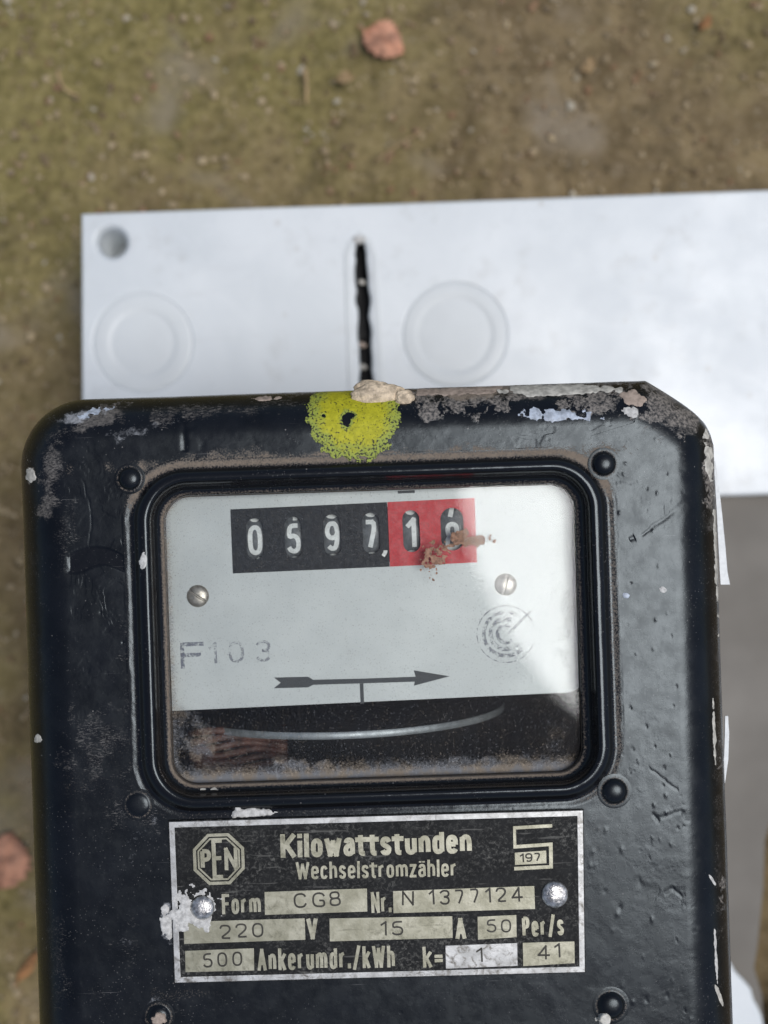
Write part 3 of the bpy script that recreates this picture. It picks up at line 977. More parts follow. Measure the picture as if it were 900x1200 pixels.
reg_q = [(270, 597), (453, 588.5), (556, 583.5), (559, 659), (456, 664), (273, 672)]
reg_hole = [(280, 602), (550, 589), (553, 654), (283, 667)]
dial_out = [(160, 540), (720, 525), (720, 770), (690, 800), (668, 811.5), (655, 812), (205, 833), (160, 835)]
dial = shape2d('dial_plate', [l2(dial_out, ZD), l2(reg_hole, ZD)], DEPTH + ZD, 0.8, M_DIAL, meter, 0.0)


def oval(cx, cy, w_, h_, rot=-2.6):
    pts = []
    r = w_ / 2
    a = math.radians(rot)
    for k in range(25):
        q = math.pi + math.pi * k / 24
        pts.append((r * math.cos(q), -(h_ / 2 - r) + r * math.sin(q)))
    for k in range(25):
        q = math.pi * k / 24
        pts.append((r * math.cos(q), (h_ / 2 - r) + r * math.sin(q)))
    return [(cx + x * math.cos(a) - y * math.sin(a), cy + x * math.sin(a) + y * math.cos(a)) for x, y in pts]


wins = [(299, 631.5, 20, 48), (344, 629.5, 20, 48), (389.5, 627, 20, 48), (435, 625, 20, 48), (482, 622.5, 20, 49), (530, 620, 27, 50)]
blk = [(270, 597), (453.5, 588.5), (456.5, 664), (273, 672)]
red = [(454, 588.4), (556, 583.5), (559, 659), (457, 664)]
kp = shape2d('register_panel', [l2(blk, ZD)] + [l2(oval(*w_), ZD) for w_ in wins[:4]], DEPTH + ZD + 0.12, 0.12, M_PANEL, dial, 0.0)
tag(kp, label='black panel with four number windows')
rp = shape2d('register_panel', [l2(red, ZD)] + [l2(oval(*w_), ZD) for w_ in wins[4:]], DEPTH + ZD + 0.12, 0.12, M_RED, dial, 0.0)
tag(rp, label='red panel with two decimal number windows')

# ------------------------------------------------------------------ stroke lettering
def chaikin(p, it=1, closed=False):
    p = [np.array(q, float) for q in p]
    for _ in range(it):
        q = [] if closed else [p[0]]
        rngi = range(len(p)) if closed else range(len(p) - 1)
        for i in rngi:
            a, b_ = p[i], p[(i + 1) % len(p)]
            q += [a * 0.75 + b_ * 0.25, a * 0.25 + b_ * 0.75]
        if not closed:
            q.append(p[-1])
        p = q
    return p


def ovalp(x0, y0, x1, y1):
    a, b_ = 0.28 * (x1 - x0), 0.2 * (y1 - y0)
    return [(x0 + a, y0), (x1 - a, y0), (x1, y0 + b_), (x1, y1 - b_), (x1 - a, y1), (x0 + a, y1), (x0, y1 - b_), (x0, y0 + b_), 'C']


X7 = 0.72
GLY = {
    'K': (0.62, [[(0, 0), (0, 1)], [(1, 1), (0.05, 0.40)], [(0.32, 0.58), (1, 0)]]),
    'i': (0.0, [[(0, 0), (0, 0.64)], [(0, 0.985), (0, 1.0)]]),
    'l': (0.0, [[(0, 0), (0, 1)]]),
    'o': (0.42, [ovalp(0, 0, 1, X7)]),
    'w': (0.72, [[(0, X7), (0.25, 0), (0.5, X7 * 0.85), (0.75, 0), (1, X7)]]),
    'a': (0.40, [[(0.05, 0.56), (0.2, X7), (0.8, X7), (1, 0.56), (1, 0)], [(1, 0.42), (0.3, 0.42), (0, 0.3), (0, 0.1), (0.3, 0), (0.75, 0.02), (1, 0.14)]]),
    'ä': (0.40, [[(0.05, 0.56), (0.2, X7), (0.8, X7), (1, 0.56), (1, 0)], [(1, 0.42), (0.3, 0.42), (0, 0.3), (0, 0.1), (0.3, 0), (0.75, 0.02), (1, 0.14)], [(0.15, 0.90), (0.15, 1.0)], [(0.85, 0.90), (0.85, 1.0)]]),
    't': (0.30, [[(0.3, 0.95), (0.3, 0.12), (0.5, 0), (1.1, 0)], [(-0.35, X7), (1.2, X7)]]),
    's': (0.38, [[(1, 0.56), (0.8, X7), (0.2, X7), (0, 0.58), (0.05, 0.44), (0.95, 0.28), (1, 0.14), (0.8, 0), (0.2, 0), (0, 0.15)]]),
    'u': (0.42, [[(0, X7), (0, 0.14), (0.3, 0), (0.7, 0), (1, 0.14)], [(1, X7), (1, 0)]]),
    'n': (0.42, [[(0, 0), (0, X7)], [(0, 0.56), (0.3, X7), (0.75, X7), (1, 0.56), (1, 0)]]),
    'm': (0.78, [[(0, 0), (0, X7)], [(0, 0.58), (0.15, X7), (0.38, X7), (0.5, 0.56), (0.5, 0)], [(0.5, 0.58), (0.65, X7), (0.88, X7), (1, 0.56), (1, 0)]]),
    'd': (0.42, [[(1, 0.60), (0.7, X7), (0.25, X7), (0, 0.58), (0, 0.14), (0.25, 0), (0.7, 0), (1, 0.12)], [(1, 1), (1, 0)]]),
    'e': (0.42, [[(0, 0.36), (1, 0.36)], [(1, 0.33), (1, 0.58), (0.75, X7), (0.25, X7), (0, 0.58), (0, 0.14), (0.25, 0), (0.8, 0), (1, 0.12)]]),
    'W': (0.9, [[(0, 1), (0.25, 0), (0.5, 0.9), (0.75, 0), (1, 1)]]),
    'c': (0.38, [[(1, 0.56), (0.75, X7), (0.25, X7), (0, 0.58), (0, 0.14), (0.25, 0), (0.75, 0), (1, 0.15)]]),
    'h': (0.42, [[(0, 0), (0, 1)], [(0, 0.56), (0.3, X7), (0.75, X7), (1, 0.56), (1, 0)]]),
    'r': (0.30, [[(0, 0), (0, X7)], [(0, 0.52), (0.35, 0.68), (1, X7)]]),
    'z': (0.36, [[(0, X7), (1, X7), (0, 0), (1, 0)]]),
    'k': (0.42, [[(0, 0), (0, 1)], [(1, X7), (0.05, 0.3)], [(0.35, 0.44), (1, 0)]]),
    'F': (0.42, [[(0, 0), (0, 1), (1, 1)], [(0, 0.52), (0.85, 0.52)]]),
    'V': (0.55, [[(0, 1), (0.5, 0), (1, 1)]]),
    'N': (0.55, [[(0, 0), (0, 1), (1, 0), (1, 1)]]),
    'A': (0.55, [[(0, 0), (0.5, 1), (1, 0)], [(0.2, 0.3), (0.8, 0.3)]]),
    'P': (0.46, [[(0, 0), (0, 1)], [(0, 1), (0.7, 1), (1, 0.88), (1, 0.60), (0.7, 0.48), (0, 0.48)]]),
    'E': (0.42, [[(1, 1), (0, 1), (0, 0), (1, 0)], [(0, 0.52), (0.85, 0.52)]]),
    'C': (0.55, [[(1, 0.75), (0.8, 1), (0.25, 1), (0, 0.75), (0, 0.25), (0.25, 0), (0.8, 0), (1, 0.25)]]),
    'G': (0.55, [[(1, 0.78), (0.8, 1), (0.25, 1), (0, 0.75), (0, 0.25), (0.25, 0), (1, 0), (1, 0.45), (0.55, 0.45)]]),
    '/': (0.42, [[(0, -0.08), (1, 1.05)]]),
    '.': (0.0, [[(0, 0), (0, 0.12)]]),
    ',': (0.08, [[(1, 0.10), (1, -0.02), (0, -0.2)]]),
    '=': (0.40, [[(0, 0.28), (1, 0.28)], [(0, 0.52), (1, 0.52)]]),
    '0': (0.46, [ovalp(0, 0, 1, 1)]),
    '1': (0.20, [[(0, 0.78), (1, 1), (1, 0)]]),
    '2': (0.48, [[(0, 0.74), (0.1, 0.95), (0.4, 1), (0.85, 0.96), (1, 0.72), (0.85, 0.48), (0, 0), (1, 0)]]),
    '3': (0.46, [[(0, 0.82), (0.25, 1), (0.8, 1), (1, 0.8), (0.9, 0.58), (0.4, 0.53)], [(0.4, 0.53), (0.9, 0.48), (1, 0.2), (0.8, 0), (0.25, 0), (0, 0.18)]]),
    '4': (0.50, [[(0.7, 0), (0.7, 1), (0, 0.28), (1, 0.28)]]),
    '5': (0.46, [[(0.95, 1), (0.12, 1), (0.05, 0.55), (0.5, 0.62), (0.95, 0.5), (1, 0.18), (0.75, 0), (0.25, 0), (0, 0.16)]]),
    '6': (0.46, [[(0.9, 0.88), (0.6, 1), (0.2, 0.95), (0, 0.6), (0, 0.2), (0.25, 0), (0.75, 0)], [(0.6, 0), (0.75, 0), (1, 0.2), (1, 0.4), (0.75, 0.56), (0.25, 0.56), (0, 0.4)]]),
    '7': (0.46, [[(0, 1), (1, 1), (0.35, 0)]]),
    '8': (0.46, [ovalp(0.05, 0.53, 0.95, 1), ovalp(0, 0, 1, 0.53)]),
    '9': (0.46, [[(0.1, 0.12), (0.4, 0), (0.8, 0.05), (1, 0.4), (1, 0.8), (0.75, 1), (0.5, 1)], [(0.6, 1), (0.25, 1), (0, 0.8), (0, 0.6), (0.25, 0.44), (0.75, 0.44), (1, 0.6)]]),
}
SHARP = set('KwWNVAzkFEilt/=.1h4')


def ribbon(pts, sw, closed):
    """centre line -> left and right edges with mitred corners"""
    P = np.array(pts, float)
    keep = [0] + [i for i in range(1, len(P)) if np.linalg.norm(P[i] - P[i - 1]) > 1e-5]
    P = P[keep]
    n = len(P)
    Lf, Rt = [], []
    for i in range(n):
        if closed:
            a, b_ = P[i] - P[i - 1], P[(i + 1) % n] - P[i]
        else:
            a = P[i] - P[i - 1] if i > 0 else P[1] - P[0]
            b_ = P[i + 1] - P[i] if i < n - 1 else P[-1] - P[-2]
        a = a / np.linalg.norm(a); b_ = b_ / np.linalg.norm(b_)
        na, nb = np.array((-a[1], a[0])), np.array((-b_[1], b_[0]))
        m = na + nb
        ml = np.linalg.norm(m)
        m = na if ml < 0.3 else m / ml
        k = 1.0 / max(0.45, float(np.dot(m, na)))
        Lf.append(P[i] + m * k * sw / 2); Rt.append(P[i] - m * k * sw / 2)
    return Lf, Rt


def strokes_mesh(name, strokes, sw, base, h, mat, parent, bend=None):
    """strokes: (points in mm, closed); prisms of height h, each a touch higher than the last; bend maps (x, y, z) -> point"""
    V, F = [], []
    for si_, (pts, closed) in enumerate(strokes):
        if bend is not None:          # finer steps so the strokes follow the curve
            q = []
            for a, b_ in zip(pts[:-1], pts[1:]):
                m = max(1, int(np.linalg.norm(np.subtract(b_, a)) / 0.35))
                q += [np.array(a) + (np.array(b_) - np.array(a)) * k / m for k in range(m)]
            q.append(np.array(pts[-1])); pts = q
        Lf, Rt = ribbon(pts, sw, closed)
        n = len(Lf); o = len(V)
        top = base + h + 0.012 * si_
        for ix, (a, b_) in enumerate(zip(Lf, Rt)):
            tq = top + 0.0012 * (ix if not closed else min(ix, n - ix))
            V += [(a[0], a[1], tq), (b_[0], b_[1], tq + 0.0004), (a[0], a[1], base), (b_[0], b_[1], base)]
        rg = range(n) if closed else range(n - 1)
        for i in rg:
            j = (i + 1) % n
            A, Bq = o + 4 * i, o + 4 * j
            F += [(A, A + 1, Bq + 1, Bq), (A, Bq, Bq + 2, A + 2), (A + 1, A + 3, Bq + 3, Bq + 1)]
        if not closed:
            A, E = o, o + 4 * (n - 1)
            F += [(A, A + 2, A + 3, A + 1), (E, E + 1, E + 3, E + 2)]
    V = np.array(V, float)
    if bend is not None:
        V = np.array([bend(*v) for v in V])
    return mesh_from(name, V, F, mat, parent)


def glyph_strokes(ch, org, ux, uy, size, wid, sw):
    """org: lower left of the cell (mm), ux/uy unit axes; size cap height; wid skeleton width"""
    g = GLY[ch]
    out = []
    h = sw / 2
    for s in g[1]:
        closed = s[-1] == 'C'
        pts = [p for p in s if p != 'C']
        if ch not in SHARP or (ch == 't' and len(pts) > 2):
            pts = chaikin(pts, 2, closed)
        elif ch == 'h' and len(pts) > 2:
            pts = chaikin(pts, 2, closed)
        segs = [pts]
        if ch in SHARP and ch not in 'th' and len(pts) > 2:
            segs = [[np.array(u_), np.array(v_)] for u_, v_ in zip(pts[:-1], pts[1:])]
        for pts in segs:
            q = [org + ux * (h + x * wid) + uy * (h + y * (size - sw)) for x, y in pts]
            if len(q) == 2 and not closed:
                e_ = (q[1] - q[0]); e_ = e_ / max(np.linalg.norm(e_), 1e-6) * sw * 0.42
                q = [q[0] - e_, q[1] + e_]
            out.append((q, closed))
    return out


def text(word, p0, p1, cap, swf, z, h, mat, parent, name='letter', gap=0.16, jit=0.0):
    """word set between two photo pixels on its base line; cap height in pixels"""
    a = L(p0[0], p0[1], z)[:2]; b_ = L(p1[0], p1[1], z)[:2]
    ux = (b_ - a) / np.linalg.norm(b_ - a); uy = np.array((-ux[1], ux[0]))
    total = np.linalg.norm(b_ - a)
    k = (D - z) / D / PXMM
    size = cap * k; sw = swf * size
    skel = sum(GLY[c][0] for c in word if c != ' ')
    fixed = len([c for c in word if c != ' ']) * sw + gap * size * (len(word) - 1) + word.count(' ') * 0.35 * size
    wscale = max(0.15, (total - fixed) / max(skel, 1e-6)) if skel > 0 else 0
    x = 0.0
    objs = []
    for c in word:
        if c == ' ':
            x += 0.35 * size + gap * size
            continue
        wd = GLY[c][0] * wscale
        ja = rng.normal(0, 0.035) * (1 if jit else 0); jy = rng.normal(0, 0.5) * jit * k
        u1 = ux * math.cos(ja) + uy * math.sin(ja); u2 = uy * math.cos(ja) - ux * math.sin(ja)
        st = glyph_strokes(c, a + ux * x + uy * jy, u1, u2, size, wd, sw)
        objs.append(strokes_mesh(name, st, sw, DEPTH + z - 0.02, h, mat, parent))
        x += wd + sw + gap * size
    return objs


# --- number drums
R_DR = 10.3
digs = '059718'
for i, (cx, cy, ww, hh) in enumerate(wins):
    zt_ = ZD - 0.9
    c0 = L(cx, cy + 1.5, zt_)
    a = math.radians(-0.7)       # dial sits a touch more turned than the case
    half = 3.35
    n = 60
    ang_ = np.linspace(0, 2 * np.pi, n, endpoint=False)
    V = []
    for xx, rr_ in ((-half, R_DR * 0.3), (-half, R_DR - 0.2), (-half + 0.2, R_DR), (half - 0.2, R_DR), (half, R_DR - 0.2), (half, R_DR * 0.3)):
        V.append(np.stack([np.full(n, xx), rr_ * np.sin(ang_), rr_ * np.cos(ang_) - R_DR], -1))
    V = np.concatenate(V) + np.array((0, 0, 0))
    dr = mesh_from('number_drum', V, grid_faces(6, n, True), M_DRUM, meter, False)
    dr.location = c0 * MM
    dr.rotation_euler = (0, 0, math.radians(0.7))
    dg_ = int(digs[i])
    roll = 0.0 if i < 5 else 0.30         # the last drum is caught between two figures

    def bendf(x, y, z):
        q = y / R_DR
        return (x, (R_DR + z) * math.sin(q), (R_DR + z) * math.cos(q) - R_DR)
    for k in (-1, 0, 1):
        ch = str((dg_ - k) % 10)
        size = 5.9
        wdt = (GLY[ch][0] / 0.46) * 1.95 if ch != '1' else 1.05
        y0_ = k * 2 * math.pi * R_DR / 10 - size / 2 + (0.0 if i < 5 else -1.3)
        st = glyph_strokes(ch, np.array((-(wdt + 0.9) / 2, y0_)), np.array((1.0, 0)), np.array((0, 1.0)), size, wdt, 0.9)
        strokes_mesh('digit', st, 0.9, -0.05, 0.12, M_DIGIT, dr, bendf)
# decimal comma between the black and the red figures
text(',', (446.5, 649.5), (454, 649.2), 26, 0.17, ZD + 0.14, 0.03, M_WHITEINK, dial, 'comma')

# --- dial printing
def ink(name, pts, mat=M_INK, z=ZD, h=0.05):
    return shape2d(name, [l2(pts, z)], DEPTH + z + h, 0.06, mat, dial)


ink('rotation_arrow', [(321, 794), (329, 800), (321, 806.5), (361, 805.5), (367, 802.5), (418, 801), (486, 798.8), (485, 803.5), (527, 792.5), (485, 785.5), (487, 793), (425, 795.2), (367, 796.6), (361, 793)])
ink('centre_mark', [(421.5, 801), (425.8, 800.8), (426.8, 824.5), (422.6, 824.6)], h=0.045)
ink('index_mark', [(466, 575.2), (486, 574.4), (486.2, 577.6), (466.2, 578.4)], h=0.05)
text('F', (212, 784), (240, 783), 31, 0.15, ZD + 0.03, 0.03, M_STAMPINK, dial)
text('103', (245, 778), (318, 775), 25, 0.13, ZD + 0.03, 0.03, M_STAMPINK2, dial, 'digit', 0.55)
# round inspection stamp: broken rings
cs_ = (595, 743)
for r_, a0, a1, w_ in ((34, 12, 345, 1.3), (26, 42, 300, 4.6), (18, 38, 292, 5.2), (10, 45, 300, 4.6)):
    pts = []
    for q in np.linspace(math.radians(a0), math.radians(a1), 40):
        p = L(cs_[0] - 2 + r_ * math.cos(q), cs_[1] + r_ * math.sin(q) * 0.98, ZD)
        pts.append(p[:2])
    strokes_mesh('inspection_stamp', [(pts, False)], w_ / PXMM, DEPTH + ZD - 0.02, 0.06, M_STAMPINK2, dial)
pts = [L(595, 743, ZD)[:2], L(622, 716, ZD)[:2]]
strokes_mesh('inspection_stamp', [(pts, False)], 0.5, DEPTH + ZD - 0.02, 0.08, M_STAMPINK2, dial)


def slot_head(r, dome_h, ang, sw_, depth):
    ca, sa = math.cos(ang), math.sin(ang)

    def f(x, y):
        q = (x * x + y * y) / r ** 2
        z = dome_h * np.sqrt(np.clip(1.06 - q, 0, 1))
        d = np.abs(-x * sa + y * ca)
        return z - depth * sstep(-d, -sw_ * 1.3, -sw_ * 0.7)
    return f


for (px, py, an) in ((232, 698.5, -0.62), (592.5, 685, 1.35)):
    c = L(px, py, ZD)
    disc_relief('screw', c, 2.15, slot_head(2.15, 0.9, an, 0.16, 0.35), M_SCREW, dial, 26, 64)

# --- rotor disc, seen edge on
Rd = 35.0
cz = DEPTH - 9.0 - Rd
cxd = L(400, 862, -9.0)[0]; cyd = L(400, 862, -9.0)[1] * 1.0
n = 160
a_ = np.linspace(0, 2 * np.pi, n, endpoint=False)
V = []
for rr_, yy in ((0.5, 0.55), (Rd - 0.25, 0.55), (Rd, 0.3), (Rd, -0.3), (Rd - 0.25, -0.55), (0.5, -0.55)):
    V.append(np.stack([rr_ * np.sin(a_), np.full(n, yy), rr_ * np.cos(a_)], -1))
rotor = mesh_from('rotor_disc', np.concatenate(V), grid_faces(6, n, True), M_DISC, meter, True)
rotor.location = (cxd * MM, cyd * MM, cz * MM)
V = []
for rr_, yy in ((Rd + 0.02, 0.72), (Rd + 0.14, 0.64), (Rd + 0.14, -0.64), (Rd + 0.02, -0.72)):
    V.append(np.stack([rr_ * np.sin(a_), np.full(n, yy), rr_ * np.cos(a_)], -1))
mesh_from('rim', np.concatenate(V), grid_faces(4, n, True), M_ALU, rotor, True)
# wound coil in the lower left of the window
c = L(275, 885, -20)
coil_root = None
V = []
pts = []
for k in range(15):
    pts.append((k * 1.25 - 8, 1.2 * math.sin(k * 0.6), 0.8 * math.cos(k * 1.7)))
for k in range(7):
    p = [(c[0] - 9 + q * 2.2, c[1] - 3.8 + k * 1.45 + 0.5 * math.sin(q * 0.8 + k), c[2] + 1.2 * math.sin(q * 0.7)) for q in range(10)]
    tube('coil_winding', p, 0.8, M_COIL, meter, 8)

# --- putty line between glass and bezel
def ringmesh(name, s0, s1, z0, z1, mat, parent, amp=0.8, seed=2):
    A, C = opening(s0), opening(s1)
    rowsq = []
    for q in np.linspace(0, 1, 6):
        P = A * (1 - q) + C * q
        px, py = photo_px(P[:, 0], P[:, 1])
        wob = (fbm(px / 7, py / 7, 3, seed) - 0.5) * amp
        kz_ = (D - (z0 + (z1 - z0) * q)) / D / PXMM
        rowsq.append(np.stack([P[:, 0] * kz_, -P[:, 1] * kz_, DEPTH + z0 + (z1 - z0) * q + 0.5 * wob * math.sin(q * math.pi)], -1))
    return mesh_from(name, np.concatenate(rowsq), grid_faces(6, NU, True)[:, ::-1], mat, parent, True)


ringmesh('putty_bead', 1.0, -2.2, -3.3, GZ_T - 0.2, M_RUBBER, bezel)

# ------------------------------------------------------------------ dimples and rivets of the lid
def dome_head(r, h):
    return lambda x, y: h * np.sqrt(np.clip(1.04 - (x * x + y * y) / r ** 2, 0, 1))


def dimple(px, py, r=14.0, h=1.5, tilt=0.0):
    c = L(px, py, 0.0)
    rr_ = r / PXMM
    # a pressed moat round a pressed dome
    prof_ = [(rr_ * 1.45, 0.0), (rr_ * 1.32, 0.05), (rr_ * 1.2, 0.05), (rr_ * 1.1, 0.07), (rr_ * 1.02, 0.2), (rr_ * 0.95, 0.55), (rr_ * 0.82, 0.95), (rr_ * 0.62, 1.25), (rr_ * 0.4, 1.42), (rr_ * 0.2, 1.5), (0.01, 1.52)]
    n = 48
    a = np.linspace(0, 2 * np.pi, n, endpoint=False)
    V = np.concatenate([np.stack([c[0] + q * np.cos(a), c[1] + q * np.sin(a), np.full(n, c[2] + z * h / 1.9 + 0.02)], -1) for q, z in prof_])
    R_ = np.repeat(np.array([q for q, z in prof_]) / rr_, n)
    ds = np.exp(-((R_ - 1.15) / 0.14) ** 2) * 0.5
    z0 = np.zeros(len(V))
    return mesh_from('pressed_dimple', V, grid_faces(len(prof_), n, True)[:, ::-1], M_ENAMEL, cover, True, {'dust': ds, 'scuff': z0 + 0.34, 'white': z0, 'chip': z0, 'bare': z0})


for p in ((152, 561, 12.5, 1.2), (707.5, 543.5, 13, 1.3), (162, 943, 13, 0.5), (720, 927, 14, 1.35), (186, 1191, 13, 1.0), (716, 1178, 15, 1.4)):
    dimple(*p)

# ------------------------------------------------------------------ name plate
ZN = 0.55
q4 = [(197, 962), (684, 948.5), (686.5, 1140), (204, 1152.5)]
plate = shape2d('name_plate', [l2(q4, ZN)], DEPTH + ZN, 0.5, M_NP_BLACK, meter, 0.08)
tag(plate, label='black and brass coloured metal name plate with raised lettering')


def inset(q, d):
    P = np.array(q, float); c_ = P.mean(0)
    return [tuple(p + np.array((d if p[0] < c_[0] else -d, d if p[1] < c_[1] else -d))) for p in P]


ZL = ZN
shape2d('border', [l2(inset(q4, 1.2), ZL), l2(inset(q4, 7.6), ZL)], DEPTH + ZL + 0.14, 0.2, M_NP_EDGE, plate, 0.04)


def npf(name, pts, mat=M_NP_METAL, top=0.14):
    return shape2d(name, [l2(pts, ZL)], DEPTH + ZL + top, 0.2, mat, plate, 0.03)


# fields for the stamped figures
npf('value_field', [(310, 1045), (430, 1041), (430.5, 1068), (310.5, 1072)])
npf('value_field', [(460.5, 1044), (626, 1038), (627, 1065), (461, 1070)])
npf('value_field', [(215, 1080), (357, 1076), (358, 1101), (216, 1106)])
npf('value_field', [(386, 1076), (530, 1073.5), (530.5, 1099), (386.5, 1103)])
npf('value_field', [(559.5, 1074), (605, 1072), (605.5, 1098), (560, 1101)])
npf('value_field', [(217, 1114), (297.5, 1111), (298, 1137), (217.5, 1139)])
npf('value_field', [(522, 1108), (606, 1105), (606.5, 1131.5), (522.5, 1135)], M_NP_EDGE)
npf('value_field', [(612.5, 1104.5), (673, 1103), (673.5, 1128.5), (613, 1132)])

# raised words
T = 0.14
text('Kilowattstunden', (329, 1005.5), (553, 999.5), 28.5, 0.20, ZL, T, M_NP_METAL, plate, gap=0.075)
text('Wechselstromzähler', (347, 1030.5), (535.5, 1027), 20.5, 0.15, ZL, T, M_NP_METAL, plate, gap=0.10)
text('Form', (260.5, 1071.5), (306, 1070), 24, 0.15, ZL, T, M_NP_METAL, plate, gap=0.09)
text('Nr.', (435.5, 1070), (459, 1069), 25, 0.135, ZL, T, M_NP_METAL, plate, gap=0.07)
text('V', (360, 1101), (373, 1100.5), 25, 0.19, ZL, T, M_NP_METAL, plate)
text('A', (534, 1100.5), (546.5, 1100), 25, 0.19, ZL, T, M_NP_METAL, plate)
text('Per/s', (612.5, 1098), (661, 1095.5), 24, 0.16, ZL, T, M_NP_METAL, plate, gap=0.09)
text('Ankerumdr./kWh', (302, 1137.5), (463, 1133.5), 26, 0.145, ZL, T, M_NP_METAL, plate, gap=0.09)
text('k=', (496, 1134), (519.5, 1133), 25, 0.15, ZL, T, M_NP_METAL, plate, gap=0.12)
# stamped figures
SZ = ZL + 0.135
for wd_, a, b_, cap in (('CG8', (345, 1064), (400, 1062), 17.5), ('N', (471, 1062), (485, 1061.5), 17), ('1377124', (503, 1061), (613, 1056.5), 17.5), ('220', (257, 1100), (309, 1098.5), 17), ('15', (446, 1097), (473, 1096), 17),
                        ('50', (570, 1093), (599, 1092), 15.5), ('500', (238, 1134), (284, 1132.5), 17), ('1', (558.5, 1127.5), (566, 1127), 17), ('41', (630, 1123.5), (657, 1122.5), 17)):
    text(wd_, a, b_, cap, 0.125, SZ, 0.035, M_STAMP, plate, 'stamped_figure', 0.32, jit=0.9)

# maker's octagon with three letters
oc = (256.5, 1006.5)
def octo(r, z):
    return [tuple(L(oc[0] + r * math.cos(math.radians(22.5 + 45 * k - 2)), oc[1] + r * math.sin(math.radians(22.5 + 45 * k - 2)), z)[:2]) for k in range(8)]
shape2d('emblem_ring', [octo(32.5, ZL), octo(28.5, ZL)], DEPTH + ZL + T, 0.2, M_NP_METAL, plate, 0.02)
shape2d('emblem_ring', [octo(26.8, ZL), octo(24.6, ZL)], DEPTH + ZL + T, 0.2, M_NP_METAL, plate, 0.02)
text('P', (235.5, 1019), (248, 1018.5), 24, 0.20, ZL, T + 0.012, M_NP_METAL, plate)
text('E', (249.5, 1030.0), (262, 1029.5), 47, 0.10, ZL, T + 0.02, M_NP_METAL, plate)
text('N', (263.5, 1020), (279.0, 1019.5), 27, 0.16, ZL, T + 0.012, M_NP_METAL, plate)
# approval mark: angular S with a number box
npf('approval_mark', [(601, 968), (647, 965.5), (647.2, 969.5), (604.5, 972), (605, 990), (647.5, 987), (648, 1017.5), (602.5, 1020), (602.3, 1015.5), (643.5, 1013.5), (643, 991.5), (601.5, 994.5)], M_NP_METAL)
npf('approval_box', [(603, 999), (640, 996.5), (640.4, 1011.5), (603.4, 1013.6)], M_NP_METAL)
text('197', (609.5, 1010.8), (634.5, 1009.5), 10.5, 0.17, SZ, 0.03, M_STAMP, plate, 'stamped_figure', 0.14)
# rivets of the plate
for k, (px, py, r_) in enumerate(((237.5, 1063.5, 14.0), (650, 1048, 15.5))):
    c = L(px, py, ZN)
    rr_ = r_ / PXMM

    def rv(x, y, rr_=rr_, k=k):
        return 1.05 * np.sqrt(np.clip(1.05 - (x * x + y * y) / rr_ ** 2, 0, 1)) + 0.10 * (fbm((x + 7) * 1.6, (y + 7 + 5 * k) * 1.6, 3, 8) - 0.5)
    disc_relief('rivet', c, rr_, rv, M_RIVET, plate, 18, 48)

# ------------------------------------------------------------------ paint, plaster and dirt stuck to the meter
def zsurf(lx, ly):
    """height of the lid relative to its face at meter pixels; the shoulder falls away"""
    sh = lx.shape
    P = np.stack([lx.ravel(), ly.ravel()], -1)
    d = np.full(len(P), 1e9)
    m = (P[:, 0] < LEFT + RSP + 5) | (P[:, 0] > RIGHT - RSP - 5) | (P[:, 1] < TOP + RSP + 5) | (P[:, 0] - P[:, 1] > 400)
    idx = np.nonzero(m)[0]
    Q = OUT[::3]; QN = normals(OUT, 6)[::3]
    for i in range(0, len(idx), 4000):
        s = P[idx[i:i + 4000]]
        kk = ((s[:, None] - Q[None]) ** 2).sum(-1).argmin(1)
        d[idx[i:i + 4000]] = np.abs(((s - Q[kk]) * QN[kk]).sum(-1))
    inside = (P[:, 0] > LEFT) & (P[:, 0] < RIGHT) & (P[:, 1] > TOP)
    d = np.where(inside, np.clip(d, 0, RSP), 0) / PXMM
    z = -RS + np.sqrt(np.maximum(RS ** 2 - (RS - d) ** 2, 0))
    return z.reshape(sh)


